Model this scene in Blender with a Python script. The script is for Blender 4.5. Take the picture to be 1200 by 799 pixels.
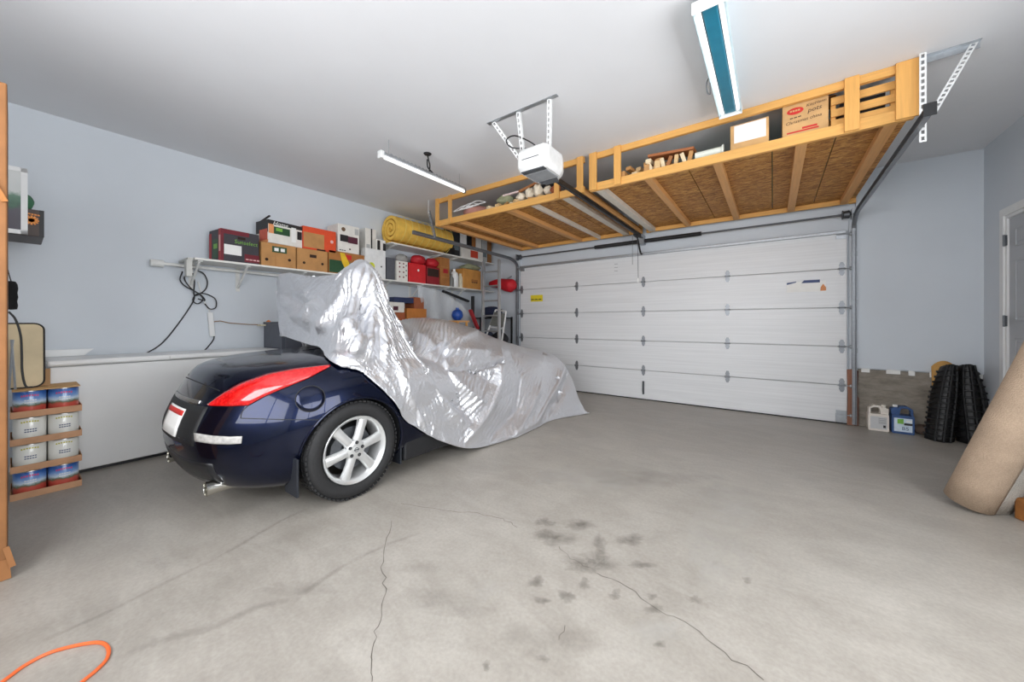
import bpy, bmesh, math, random
import numpy as np
from mathutils import Vector, Matrix
from mathutils.bvhtree import BVHTree
random.seed(7); np.random.seed(7)
S = bpy.context.scene
for o in list(bpy.data.objects): bpy.data.objects.remove(o)
COL = S.collection
# ------------------------------------------------------------------ camera
F = 422.0; HOR = 378.5; CAMH = 1.27; YAW = math.radians(35.9)
cd = bpy.data.cameras.new('camera'); cam = bpy.data.objects.new('camera', cd); COL.objects.link(cam)
cam.location = (0, 0, CAMH); cam.rotation_euler = (math.radians(90), 0, YAW)
cd.sensor_fit = 'HORIZONTAL'; cd.sensor_width = 36.0; cd.lens = 36.0*F/1200.0
cd.shift_y = -(399.5-HOR)/1200.0; cd.clip_start = 0.05
S.camera = cam
# ------------------------------------------------------------------ world, exposure
w = bpy.data.worlds.new('world'); S.world = w; w.use_nodes = True
w.node_tree.nodes['Background'].inputs[0].default_value = (0.95, 0.97, 1.0, 1)
w.node_tree.nodes['Background'].inputs[1].default_value = 9.0   # hazy daylight outside the side window and the added rear one
S.view_settings.view_transform = 'Standard'; S.view_settings.look = 'None'
S.view_settings.gamma = 1.0; S.view_settings.use_curve_mapping = False
S.view_settings.exposure = 0.03
TUBE = 1.3          # emission strength of the ceiling tubes
# daylight enters through the wide side window (portal only guides the sampling, it gives no light itself)
WIN = (-0.75, 2.55, 0.75, 2.45)      # y0, y1, z0, z1 of the window in the right hand wall
pl = bpy.data.lights.new('window_portal', 'AREA'); pl.shape = 'RECTANGLE'; pl.size = WIN[3]-WIN[2]; pl.size_y = WIN[1]-WIN[0]; pl.cycles.is_portal = True
po = bpy.data.objects.new('window_portal', pl); COL.objects.link(po); po.location = (1.9, (WIN[0]+WIN[1])/2, (WIN[2]+WIN[3])/2); po.rotation_euler = (0, math.radians(90), 0)
WIN2 = (-2.75, 0.65, 1.15, 2.75)     # x0, x1, z0, z1 of the unseen window added for light behind the camera
pl2 = bpy.data.lights.new('added_window_portal', 'AREA'); pl2.shape = 'RECTANGLE'; pl2.size = WIN2[1]-WIN2[0]; pl2.size_y = WIN2[3]-WIN2[2]; pl2.cycles.is_portal = True
po2 = bpy.data.objects.new('added_window_portal', pl2); COL.objects.link(po2); po2.location = ((WIN2[0]+WIN2[1])/2, -1.11, (WIN2[2]+WIN2[3])/2); po2.rotation_euler = (math.radians(90), 0, 0)
# ------------------------------------------------------------------ pixel -> place
CC, SS = math.cos(YAW), math.sin(YAW)
EYE = Vector((0, 0, CAMH))
def ray(px, py):
    d = (px-600.0)/F
    return Vector((d*CC-SS, d*SS+CC, (HOR-py)/F))
def AX(px, py, X): r = ray(px, py); return EYE + r*(X/r.x)
def AY(px, py, Y): r = ray(px, py); return EYE + r*(Y/r.y)
def AZ(px, py, z): r = ray(px, py); return EYE + r*((z-CAMH)/r.z)
# ------------------------------------------------------------------ materials
MATS = {}
def nt_new(name):
    m = bpy.data.materials.new(name); m.use_nodes = True
    nt = m.node_tree; b = nt.nodes['Principled BSDF']
    return m, nt, b
def inp(nt, node, key, val):
    s = node.inputs[key]
    if hasattr(val, 'links'): nt.links.new(val, s)
    else:
        s.default_value = val
def coords(nt, scale=(1,1,1), rnd=False):
    tc = nt.nodes.new('ShaderNodeTexCoord'); mp = nt.nodes.new('ShaderNodeMapping')
    mp.inputs['Scale'].default_value = scale
    nt.links.new(tc.outputs['Object'], mp.inputs['Vector'])
    if rnd:
        oi = nt.nodes.new('ShaderNodeObjectInfo'); ml = nt.nodes.new('ShaderNodeVectorMath'); ml.operation = 'SCALE'
        cx = nt.nodes.new('ShaderNodeCombineXYZ')
        for k in range(3): nt.links.new(oi.outputs['Random'], cx.inputs[k])
        nt.links.new(cx.outputs[0], ml.inputs[0]); ml.inputs['Scale'].default_value = 37.0
        nt.links.new(ml.outputs[0], mp.inputs['Location'])
    return mp.outputs[0]
def noise(nt, vec, scale, detail=4, rough=0.55, dist=0.0):
    n = nt.nodes.new('ShaderNodeTexNoise'); n.inputs['Scale'].default_value = scale
    n.inputs['Detail'].default_value = detail; n.inputs['Roughness'].default_value = rough
    n.inputs['Distortion'].default_value = dist
    nt.links.new(vec, n.inputs['Vector']); return n.outputs['Fac']
def ramp(nt, fac, stops):
    r = nt.nodes.new('ShaderNodeValToRGB'); e = r.color_ramp.elements
    while len(e) < len(stops): e.new(0.5)
    for k, (p, c) in enumerate(stops):
        e[k].position = p; e[k].color = (c[0], c[1], c[2], 1)
    nt.links.new(fac, r.inputs[0]); return r.outputs[0]
def mixc(nt, fac, a, b, mode='MIX'):
    m = nt.nodes.new('ShaderNodeMix'); m.data_type = 'RGBA'; m.blend_type = mode
    for k, v in ((0, fac), (6, a), (7, b)):
        if hasattr(v, 'links'): nt.links.new(v, m.inputs[k])
        else: m.inputs[k].default_value = v if k == 0 else (v[0], v[1], v[2], 1)
    return m.outputs[2]
def bump(nt, b, height, strength=0.3, dist=0.01):
    n = nt.nodes.new('ShaderNodeBump'); n.inputs['Strength'].default_value = strength
    n.inputs['Distance'].default_value = dist
    nt.links.new(height, n.inputs['Height']); nt.links.new(n.outputs[0], b.inputs['Normal'])
def lin(r, g, b):
    def f(c):
        c /= 255.0
        return c/12.92 if c <= 0.04045 else ((c+0.055)/1.055)**2.4
    return (f(r), f(g), f(b))
def plain(name, rgb, rough=0.5, metal=0.0, var=0.08, scale=14.0, bmp=0.0, coat=0.0, spec=0.5, bscale=None):
    if name in MATS: return MATS[name]
    m, nt, b = nt_new(name); c = lin(*rgb)
    v = coords(nt, rnd=True); n = noise(nt, v, scale)
    lo = tuple(x*(1-var) for x in c); hi = tuple(min(1, x*(1+var)) for x in c)
    nt.links.new(ramp(nt, n, [(0.3, lo), (0.7, hi)]), b.inputs['Base Color'])
    b.inputs['Roughness'].default_value = rough; b.inputs['Metallic'].default_value = metal
    b.inputs['Coat Weight'].default_value = coat; b.inputs['Specular IOR Level'].default_value = spec
    if coat: b.inputs['Coat Roughness'].default_value = 0.04
    if bmp: bump(nt, b, noise(nt, v, bscale or scale*6), bmp, 0.004)
    MATS[name] = m; return m
def wood(name, rgb, axis='y', rough=0.6, contrast=0.18):
    if name in MATS: return MATS[name]
    m, nt, b = nt_new(name); c = lin(*rgb)
    sc = {'x': (1.2, 22, 22), 'y': (22, 1.2, 22), 'z': (22, 22, 1.2)}[axis]
    v = coords(nt, sc, rnd=True); n = noise(nt, v, 2.0, 6, 0.6, 0.6)
    v2 = coords(nt, (1,1,1), rnd=True); n2 = noise(nt, v2, 3.0, 3)
    col = ramp(nt, n, [(0.3, tuple(x*(1-contrast) for x in c)), (0.55, c), (0.75, tuple(min(1, x*(1+contrast*0.6)) for x in c))])
    col = mixc(nt, n2, col, mixc(nt, 0.5, col, tuple(x*0.8 for x in c)), 'MIX')
    nt.links.new(col, b.inputs['Base Color']); b.inputs['Roughness'].default_value = rough
    bump(nt, b, n, 0.15, 0.003)
    MATS[name] = m; return m
def cardboard(name, rgb=(186, 136, 82)):
    if name in MATS: return MATS[name]
    m, nt, b = nt_new(name); c = lin(*rgb)
    v = coords(nt, (1,1,1), rnd=True); n = noise(nt, v, 6.0, 5)
    v2 = coords(nt, (1,1,120), rnd=True); n2 = noise(nt, v2, 1.0, 2)
    col = ramp(nt, n, [(0.3, tuple(x*0.82 for x in c)), (0.7, tuple(min(1, x*1.1) for x in c))])
    nt.links.new(col, b.inputs['Base Color']); b.inputs['Roughness'].default_value = 0.75
    bump(nt, b, n2, 0.1, 0.002)
    MATS[name] = m; return m
def emit(name, rgb, strength):
    m, nt, b = nt_new(name)
    b.inputs['Base Color'].default_value = (0.8, 0.8, 0.8, 1)
    b.inputs['Emission Color'].default_value = (*rgb, 1); b.inputs['Emission Strength'].default_value = strength
    MATS[name] = m; return m
# ------------------------------------------------------------------ mesh builder
class MB:
    def __init__(s): s.v = []; s.f = []; s.m = []
    def add(s, vs, fs, mi=0):
        o = len(s.v); s.v += [Vector(p) for p in vs]
        for q in fs: s.f.append(tuple(o+i for i in q)); s.m.append(mi)
        return s
    def box(s, x0, x1, y0, y1, z0, z1, mi=0):
        x0, x1 = min(x0, x1), max(x0, x1); y0, y1 = min(y0, y1), max(y0, y1); z0, z1 = min(z0, z1), max(z0, z1)
        return s.add([(x0,y0,z0),(x1,y0,z0),(x1,y1,z0),(x0,y1,z0),(x0,y0,z1),(x1,y0,z1),(x1,y1,z1),(x0,y1,z1)],
              [(0,3,2,1),(4,5,6,7),(0,1,5,4),(1,2,6,5),(2,3,7,6),(3,0,4,7)], mi)
    def obox(s, c, size, mat=None, mi=0):
        hx, hy, hz = size[0]/2, size[1]/2, size[2]/2; c = Vector(c); R = mat if mat is not None else Matrix.Identity(3)
        vs = [c + R @ Vector(p) for p in [(-hx,-hy,-hz),(hx,-hy,-hz),(hx,hy,-hz),(-hx,hy,-hz),(-hx,-hy,hz),(hx,-hy,hz),(hx,hy,hz),(-hx,hy,hz)]]
        return s.add(vs, [(0,3,2,1),(4,5,6,7),(0,1,5,4),(1,2,6,5),(2,3,7,6),(3,0,4,7)], mi)
    def beam(s, p0, p1, wd, ht, up=(0,0,1), mi=0):
        p0 = Vector(p0); p1 = Vector(p1); d = (p1-p0); L = d.length; d.normalize()
        u = Vector(up); side = d.cross(u)
        if side.length < 1e-4: side = d.cross(Vector((1,0,0)))
        side.normalize(); u = side.cross(d).normalized()
        R = Matrix((side, d, u)).transposed()
        return s.obox((p0+p1)/2, (wd, L, ht), R, mi)
    def tube(s, pts, r, n=8, closed=False, mi=0):
        pts = [Vector(p) for p in pts]; N = len(pts); rings = []
        t0 = (pts[1]-pts[0]).normalized()
        ref = Vector((0,0,1)) if abs(t0.z) < 0.9 else Vector((1,0,0))
        nrm = (ref - t0*ref.dot(t0)).normalized()
        vs = []; rr = r if hasattr(r, '__len__') else [r]*N
        for i, p in enumerate(pts):
            if closed: t = (pts[(i+1) % N]-pts[i-1])
            else: t = pts[min(i+1, N-1)]-pts[max(i-1, 0)]
            t.normalize(); nrm = nrm - t*nrm.dot(t)
            if nrm.length < 1e-5: nrm = t.orthogonal()
            nrm.normalize(); b = t.cross(nrm)
            for k in range(n):
                a = 2*math.pi*k/n
                vs.append(p + (nrm*math.cos(a)+b*math.sin(a))*rr[i])
        fs = []
        for i in range(N if closed else N-1):
            j = (i+1) % N
            for k in range(n):
                k2 = (k+1) % n
                fs.append((i*n+k, i*n+k2, j*n+k2, j*n+k))
        if not closed:
            fs.append(tuple(range(n-1, -1, -1))); fs.append(tuple((N-1)*n+k for k in range(n)))
        return s.add(vs, fs, mi)
    def cyl(s, p0, p1, r, n=16, mi=0): return s.tube([p0, p1], r, n, False, mi)
    def lathe(s, prof, c, axis='z', n=32, mi=0, cap=True):
        # prof: list of (radius, height)
        c = Vector(c); vs = []; fs = []
        for (r, h) in prof:
            for k in range(n):
                a = 2*math.pi*k/n
                p = (r*math.cos(a), r*math.sin(a), h)
                if axis == 'x': p = (p[2], p[0], p[1])
                elif axis == 'y': p = (p[1], p[2], p[0])
                vs.append(c+Vector(p))
        for i in range(len(prof)-1):
            for k in range(n):
                k2 = (k+1) % n
                fs.append((i*n+k, i*n+k2, (i+1)*n+k2, (i+1)*n+k))
        if cap and prof[0][0] > 1e-6: fs.append(tuple(range(n-1, -1, -1)))
        if cap and prof[-1][0] > 1e-6: fs.append(tuple((len(prof)-1)*n+k for k in range(n)))
        return s.add(vs, fs, mi)
    def prism(s, poly, fn, d0, d1, mi=0):
        n = len(poly); vs = [fn(a, b, d0) for a, b in poly] + [fn(a, b, d1) for a, b in poly]
        fs = [tuple(range(n)), tuple(range(2*n-1, n-1, -1))]
        for i in range(n):
            j = (i+1) % n; fs.append((i, i+n, j+n, j))
        return s.add(vs, fs, mi)
    def grid(s, P, mi=0, flip=False):
        nu = len(P); nv = len(P[0]); vs = [p for row in P for p in row]; fs = []
        for i in range(nu-1):
            for j in range(nv-1):
                q = (i*nv+j, i*nv+j+1, (i+1)*nv+j+1, (i+1)*nv+j)
                fs.append(q[::-1] if flip else q)
        return s.add(vs, fs, mi)
    def build(s, name, mats, parent=None, smooth=False, bevel=0.0, loc=None, fix=True, seg=2):
        if parent is not None: loc = Vector(parent['_loc'])
        elif loc is None:
            lo = [min(p[k] for p in s.v) for k in range(3)]; hi = [max(p[k] for p in s.v) for k in range(3)]
            loc = Vector(((lo[0]+hi[0])/2, (lo[1]+hi[1])/2, lo[2]))
        loc = Vector(loc)
        me = bpy.data.meshes.new(name)
        me.from_pydata([tuple(p-loc) for p in s.v], [], s.f)
        if not isinstance(mats, (list, tuple)): mats = [mats]
        for m in mats: me.materials.append(m)
        for p, mi in zip(me.polygons, s.m): p.material_index = mi
        if fix:
            bm = bmesh.new(); bm.from_mesh(me); bmesh.ops.recalc_face_normals(bm, faces=bm.faces); bm.to_mesh(me); bm.free()
        if smooth:
            for p in me.polygons: p.use_smooth = True
            if smooth != 'all':
                me.set_sharp_from_angle(angle=math.radians(42))
        o = bpy.data.objects.new(name, me); COL.objects.link(o)
        if parent is None: o.location = loc
        else: o.parent = parent
        o['_loc'] = tuple(loc)
        if bevel:
            md = o.modifiers.new('bevel', 'BEVEL'); md.width = bevel; md.segments = seg; md.limit_method = 'ANGLE'
            md.angle_limit = math.radians(40)
        return o
def tag(o, label=None, cat=None, group=None, kind=None):
    if label: o['label'] = label
    if cat: o['category'] = cat
    if group: o['group'] = group
    if kind: o['kind'] = kind
    return o
def thing(name, label, cat, loc=(0,0,0), group=None):
    o = bpy.data.objects.new(name, None); COL.objects.link(o); o.location = loc; o['_loc'] = tuple(loc)
    o.empty_display_size = 0.05
    return tag(o, label, cat, group)
def part_copy(o, parent, offset):
    c = o.copy(); COL.objects.link(c); c.parent = parent; c.location = o.location + Vector(offset); return c
def BX(name, mats, x0, x1, y0, y1, z0, z1, parent=None, bevel=0.0):
    return MB().box(x0, x1, y0, y1, z0, z1).build(name, mats, parent, bevel=bevel)
def lettering(text, origin, right, up, size, mat, parent, name='lettering', out=0.0015, align='LEFT', shear=0.0):
    c = bpy.data.curves.new('t', 'FONT'); c.body = text; c.size = size; c.align_x = align; c.shear = shear
    c.resolution_u = 2
    t = bpy.data.objects.new('t', c); COL.objects.link(t)
    me = bpy.data.meshes.new_from_object(t.evaluated_get(bpy.context.evaluated_depsgraph_get()))
    bpy.data.objects.remove(t); bpy.data.curves.remove(c)
    right = Vector(right).normalized(); up = Vector(up).normalized(); nn = right.cross(up).normalized()
    M = Matrix((right, up, nn)).transposed().to_4x4(); M.translation = Vector(origin)+nn*out-Vector(parent['_loc'])
    me.transform(M); me.materials.clear(); me.materials.append(mat)
    o = bpy.data.objects.new(name, me); COL.objects.link(o); o.parent = parent; o['_loc'] = parent['_loc']
    return o
def dashes(origin, right, up, width, height, n, mat, parent, out=0.0015):
    # a line of print too small to read: one dash for each word
    right = Vector(right).normalized(); up = Vector(up).normalized(); nn = right.cross(up).normalized(); o0 = Vector(origin)+nn*out
    m = MB(); st = width/n
    for k in range(n):
        p = o0+right*(k*st); q = right*st*.78; h = up*height; m.add([p, p+q, p+q+h, p+h], [(0,1,2,3)])
    return m.build('print', mat, parent, fix=False)
def catmull(P, n):
    # P: (k,3) array -> n points along a Catmull-Rom spline, even in the parameter
    P = np.asarray(P, float); k = len(P)
    Q = np.vstack([2*P[:1]-P[1:2], P, 2*P[-1:]-P[-2:-1]])
    t = np.linspace(0, k-1, n); i = np.minimum(t.astype(int), k-2); u = (t-i)[:, None]
    p0, p1, p2, p3 = Q[i], Q[i+1], Q[i+2], Q[i+3]
    return 0.5*((2*p1)+(-p0+p2)*u+(2*p0-5*p1+4*p2-p3)*u*u+(-p0+3*p1-3*p2+p3)*u**3)
# shared materials
STEEL = plain('galvanised_steel', (172, 176, 180), 0.38, 0.8, 0.1, 30)
DSTEEL = plain('dark_steel', (95, 98, 102), 0.45, 0.7, 0.12, 30)
TRACKM = plain('track_steel', (140, 143, 147), 0.42, 0.7, 0.1, 30)
BLACK = plain('black_plastic', (22, 22, 24), 0.5)
RUBBER = plain('black_rubber', (30, 30, 31), 0.75, 0, 0.15, 40, 0.1)
WHITEP = plain('white_plastic', (232, 232, 230), 0.4)
WHITEPAINT = plain('white_paint', (226, 227, 226), 0.45, 0, 0.03, 5)
PAPER = plain('white_paper', (235, 234, 230), 0.7, 0, 0.03)
CARD = cardboard('cardboard'); CARDL = cardboard('pale_cardboard', (205, 162, 108)); CARDD = cardboard('brown_cardboard', (165, 108, 55))
PINE_X = wood('pine_lengthwise', (226, 170, 92), 'x'); PINE_Y = wood('pine_crosswise', (222, 164, 100), 'y'); PINE_Z = wood('pine_upright', (226, 168, 90), 'z')
# ================================================================== THE ROOM
XL, XR, YB, YF, CEIL = -5.27, 1.84, 6.16, -1.05, 3.15
def concrete_floor():
    m, nt, b = nt_new('concrete_floor'); v = coords(nt)
    big = noise(nt, v, 0.7, 5, 0.6, 0.6); mid = noise(nt, v, 3.2, 6, 0.65, 0.4); fine = noise(nt, v, 60, 3, 0.6)
    vs = coords(nt, (1.0, 2.6, 1)); sm = noise(nt, vs, 1.6, 6, 0.7, 1.2)
    c1 = ramp(nt, big, [(0.3, lin(152,146,137)), (0.7, lin(176,170,161))])
    c2 = ramp(nt, mid, [(0.35, lin(148,142,133)), (0.65, lin(178,172,163))])
    c = mixc(nt, 0.5, c1, c2)
    c3 = ramp(nt, sm, [(0.44, lin(152,146,138)), (0.60, lin(196,192,185))])
    c = mixc(nt, 0.14, c, c3)
    f = ramp(nt, fine, [(0.3, (0.86,0.86,0.86)), (0.7, (1,1,1))])
    c = mixc(nt, 1.0, c, f, 'MULTIPLY')
    nt.links.new(c, b.inputs['Base Color'])
    r = ramp(nt, mid, [(0.3, (0.33,)*3), (0.7, (0.55,)*3)]); nt.links.new(r, b.inputs['Roughness'])
    bump(nt, b, mid, 0.08, 0.01); return m
FLOORM = concrete_floor()
floor = tag(BX('floor', FLOORM, XL-0.1, XR+0.1, YF-0.1, YB+0.1, -0.12, 0), kind='structure')
CEILM = plain('ceiling_paint', (226, 227, 229), 0.75, 0, 0.015, 2.0)
tag(BX('ceiling', CEILM, XL-0.1, XR+0.1, YF-0.1, YB+0.1, CEIL, CEIL+0.12), kind='structure')
WALLM = plain('blue_grey_wall_paint', (205, 211, 217), 0.6, 0, 0.025, 1.5, 0.04, bscale=60)
RWALLM = WALLM
tag(BX('wall_left', WALLM, XL-0.1, XL, YF-0.1, YB+0.1, 0, CEIL), kind='structure')
q0, q1, r0, r1 = WIN2; wf = MB()
wf.box(XL, q0, YF-.1, YF, 0, CEIL); wf.box(q1, XR, YF-.1, YF, 0, CEIL); wf.box(q0, q1, YF-.1, YF, 0, r0); wf.box(q0, q1, YF-.1, YF, r1, CEIL); tag(wf.build('wall_front', WALLM), kind='structure')
wn2 = thing('added_rear_window', 'wide open window in white frame added for daylight behind the camera', None, ((q0+q1)/2, YF, r0)); wn2['kind'] = 'structure'  # not in view; put in to brighten the back wall and ceiling
for s0, s1, t0, t1 in ((q0, q1, r0, r0+.05), (q0, q1, r1-.05, r1), (q0, q0+.05, r0+.05, r1-.05), (q1-.05, q1, r0+.05, r1-.05), ((q0+q1)/2-.025, (q0+q1)/2+.025, r0+.05, r1-.05)): BX('window_frame', WHITEPAINT, s0, s1, YF-.08, YF-.02, t0, t1, wn2)
# right wall with the doorway
DY0, DY1, DZ0, DZ1 = 4.79, 5.66, 0.27, 2.31
wr = MB()
w0, w1, v0, v1 = WIN
wr.box(XR, XR+0.12, YF-0.1, w0, 0, CEIL); wr.box(XR, XR+0.12, w1, DY0, 0, CEIL); wr.box(XR, XR+0.12, w0, w1, 0, v0); wr.box(XR, XR+0.12, w0, w1, v1, CEIL); wr.box(XR, XR+0.12, DY1, YB+0.1, 0, CEIL)
wr.box(XR, XR+0.12, DY0, DY1, DZ1, CEIL); wr.box(XR, XR+0.12, DY0, DY1, 0, DZ0)
tag(wr.build('wall_right', RWALLM), kind='structure')
wn = thing('window_1', 'wide open three light side window in white frame', None, (XR, (w0+w1)/2, v0)); wn['kind'] = 'structure'
for q0, q1, r0, r1 in ((w0, w1, v0, v0+.05), (w0, w1, v1-.05, v1), (w0, w0+.05, v0+.05, v1-.05), (w1-.05, w1, v0+.05, v1-.05)): BX('window_frame', WHITEPAINT, XR+.02, XR+.10, q0, q1, r0, r1, wn)
for k in (1, 2): BX('mullion', WHITEPAINT, XR+.03, XR+.09, w0+(w1-w0)*k/3-.025, w0+(w1-w0)*k/3+.025, v0+.05, v1-.05, wn)
GX0, GX1, GH = -4.21, 0.755, 2.44     # garage door opening
wb = MB()
wb.box(XL, GX0+0.03, YB, YB+0.12, 0, CEIL); wb.box(GX1-0.03, XR, YB, YB+0.12, 0, CEIL)
wb.box(GX0+0.03, GX1-0.03, YB, YB+0.12, GH-0.04, CEIL)
tag(wb.build('wall_back', WALLM), kind='structure')
# grey panelling proud of the concrete stem wall, right of the garage door
xp = AY(1003, 400, YB-0.05).x
tag(BX('trim_1', WALLM, xp, XR, YB-0.05, YB, 0.715, CEIL-0.001), kind='structure')
def rough_concrete():
    m, nt, b = nt_new('rough_concrete'); v = coords(nt, (1,1,3)); n = noise(nt, v, 5, 6, 0.65); n2 = noise(nt, v, 40, 4)
    c = ramp(nt, n, [(0.3, lin(112,104,94)), (0.7, lin(158,150,138))])
    nt.links.new(c, b.inputs['Base Color']); b.inputs['Roughness'].default_value = 0.85
    bump(nt, b, n2, 0.5, 0.01); return m
RC = rough_concrete()
bb = BX('baseboard_back', RC, xp+0.02, XR, YB-0.02, YB, 0, 0.70); tag(bb, 'exposed rough concrete stem wall under the grey panelling', None, kind='structure')
k = MB(); random.seed(3); x = xp+0.05
while x < XR-0.1:
    L = random.uniform(0.05, 0.16); k.box(x, x+L, YB-0.035, YB-0.02, 0.70-random.uniform(0.015, 0.05), 0.714); x += L+random.uniform(0.05, 0.3)
k.build('mortar_crumb', PAPER, None)
tag(bpy.data.objects['mortar_crumb'], kind='structure'); bpy.data.objects['mortar_crumb'].name = 'trim_2'
# entry door on the right wall: frame, slab, panels, hinges
dr = thing('door_1', 'grey six panel entry door with white frame and steel hinges on the side wall', None, (XR, (DY0+DY1)/2, DZ0)); dr['kind'] = 'structure'
fr = MB(); tw = 0.075
fr.box(XR-0.018, XR+0.0, DY1, DY1+tw, DZ0-0.05, DZ1+tw); fr.box(XR-0.018, XR, DY0-tw, DY0, DZ0-0.05, DZ1+tw); fr.box(XR-0.018, XR, DY0, DY1, DZ1, DZ1+tw)
fr.box(XR-0.005, XR+0.12, DY1-0.03, DY1, DZ0, DZ1); fr.box(XR-0.005, XR+0.12, DY0, DY0+0.03, DZ0, DZ1); fr.box(XR-0.005, XR+0.12, DY0+0.03, DY1-0.03, DZ1-0.03, DZ1)
fr.build('door_frame', WHITEPAINT, dr, bevel=0.003)
DOORM = plain('grey_door_paint', (176, 179, 183), 0.5, 0, 0.02, 4)
sl = BX('door_slab', DOORM, XR+0.01, XR+0.05, DY0+0.032, DY1-0.034, DZ0+0.01, DZ1-0.034, dr)
yl0, yl1 = DY0+0.032, DY1-0.034; W2 = (yl1-yl0)
for a0, a1 in ((0.14, 0.47), (0.53, 0.86)):
    for z0, z1 in ((1.72, 1.90), (1.02, 1.60), (0.2, 0.86)):
        p = MB(); ya, yb = yl0+a0*W2, yl0+a1*W2; za, zb = DZ0+z0, DZ0+z1
        # raised moulding ring and field
        for (q0, q1, r0, r1) in ((ya, yb, za, za+0.018), (ya, yb, zb-0.018, zb), (ya, ya+0.018, za, zb), (yb-0.018, yb, za, zb)):
            p.box(XR+0.002, XR+0.012, q0, q1, r0, r1)
        p.box(XR+0.004, XR+0.012, ya+0.04, yb-0.04, za+0.04, zb-0.04)
        p.build('door_panel', DOORM, dr, bevel=0.004)
for z in (1.80, 1.02, 0.25):
    h = MB(); zz = DZ0+z
    h.box(XR-0.022, XR-0.006, DY1-0.045, DY1-0.012, zz-0.05, zz+0.05); h.cyl((XR-0.022, DY1-0.03, zz-0.055), (XR-0.022, DY1-0.03, zz+0.055), 0.009, 8)
    h.build('hinge', DSTEEL, dr)
MB().lathe([(0.03,0),(0.03,0.01),(0.012,0.012),(0.012,0.03),(0.028,0.035),(0.03,0.055),(0.0,0.065)], (0,0,0), 'z', 16).build('spare', DSTEEL)
sp = bpy.data.objects['spare']; sp.name = 'door_knob'; sp.parent = dr; sp.location = (0.01, DY0+0.1-(DY0+DY1)/2, 0.98); sp.rotation_euler = (0, -math.pi/2, 0)
# floor cracks and stains: marks in the concrete, and painted floor glare
CRACK = plain('crack_dark', (92, 86, 79), 0.9)
def floor_strip(pts, w0, name='crack'):
    P = [AZ(a, b, 0.0) for a, b in pts]; Q = []
    for i in range(len(P)-1):
        for s_ in range(4):
            t = s_/4; p = P[i].lerp(P[i+1], t); j = 0.012 if s_ else 0
            Q.append(p+Vector((random.uniform(-j, j), random.uniform(-j, j), 0)))
    Q.append(P[-1]); m = MB(); L = []
    for i, p in enumerate(Q):
        d = (Q[min(i+1, len(Q)-1)]-Q[max(i-1, 0)]).normalized(); nn = Vector((-d.y, d.x, 0)); ww = w0*random.uniform(0.4, 1.2)
        L.append([p+nn*ww+Vector((0,0,0.0012)), p-nn*ww+Vector((0,0,0.0012))])
    m.grid(L); o = m.build(name, CRACK, floor); return o
floor_strip([(459,610),(451,640),(446,665),(453,690),(447,715),(438,740),(435,770),(436,799)], 0.0016)
floor_strip([(470,590),(520,598),(560,601),(590,608),(606,618)], 0.0018)
floor_strip([(700,672),(735,688),(770,714),(812,735),(850,765),(895,797)], 0.0018)
floor_strip([(655,640),(668,655),(690,665),(700,672)], 0.0012)
floor_strip([(662,733),(655,750)], 0.0012)
def stain_glare_mat(name, rgb, alpha, sc):
    m, nt, b = nt_new(name); b.inputs['Base Color'].default_value = (*lin(*rgb), 1); b.inputs['Roughness'].default_value = 0.55
    v = coords(nt, rnd=True); n = noise(nt, v, sc, 5, 0.6); g = nt.nodes.new('ShaderNodeTexCoord')
    at = nt.nodes.new('ShaderNodeAttribute'); at.attribute_name = 'edge'
    mu = nt.nodes.new('ShaderNodeMath'); mu.operation = 'MULTIPLY'
    r = ramp(nt, n, [(0.35, (0.25,)*3), (0.65, (1,)*3)])
    nt.links.new(r, mu.inputs[0]); nt.links.new(at.outputs['Fac'], mu.inputs[1])
    m2 = nt.nodes.new('ShaderNodeMath'); m2.operation = 'MULTIPLY'; m2.inputs[1].default_value = alpha
    nt.links.new(mu.outputs[0], m2.inputs[0]); nt.links.new(m2.outputs[0], b.inputs['Alpha']); return m
STAIN = stain_glare_mat('oil_stain', (100, 94, 86), 0.48, 14); SMUDGE = stain_glare_mat('tyre_smudge', (118, 110, 102), 0.22, 6); PALE = stain_glare_mat('pale_scuff_and_glare', (206, 203, 197), 0.35, 6)
def stain_or_glare(px, py, rx, ry, mat=None, seed=0, rot=0.0, dz=0.0016, name='stain_or_glare', rag=0.35):
    c = AZ(px, py, 0); e1 = AZ(px+rx, py, 0)-c; e2 = AZ(px, py+ry, 0)-c; rnd = random.Random(seed*13+int(px*3+py))
    ph = [rnd.uniform(0, 6.28) for _ in range(6)]; n = 36; rings = 5; vs = [c]; ed = [1.0]; fs = []
    for r in range(1, rings+1):
        t = r/rings
        for i in range(n):
            a = 2*math.pi*i/n
            rad = t*(1+rag*(0.5*math.sin(2*a+ph[0])+0.4*math.sin(3*a+ph[1])+0.3*math.sin(5*a+ph[2])+0.25*math.sin(9*a+ph[3])))
            ca, sa = math.cos(a), math.sin(a); u = ca*math.cos(rot)-sa*math.sin(rot)*1.0; v_ = ca*math.sin(rot)+sa*math.cos(rot)
            # ellipse first, then turn
            ex, ey = rad*math.cos(a), rad*math.sin(a)
            vs.append(c+e1*ex+e2*ey); ed.append(max(0.0, 1-t)**0.6)
    for i in range(n): fs.append((0, 1+i, 1+(i+1) % n))
    for r in range(rings-1):
        for i in range(n):
            a, b = 1+r*n+i, 1+r*n+(i+1) % n; fs.append((a, a+n, b+n, b))
    vs = [p+Vector((0,0,dz)) for p in vs]
    m = MB().add(vs, fs); o = m.build(name, mat or STAIN, floor, fix=False)
    at = o.data.attributes.new('edge', 'FLOAT', 'POINT')
    for i, q in enumerate(ed): at.data[i].value = q
    return o
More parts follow.
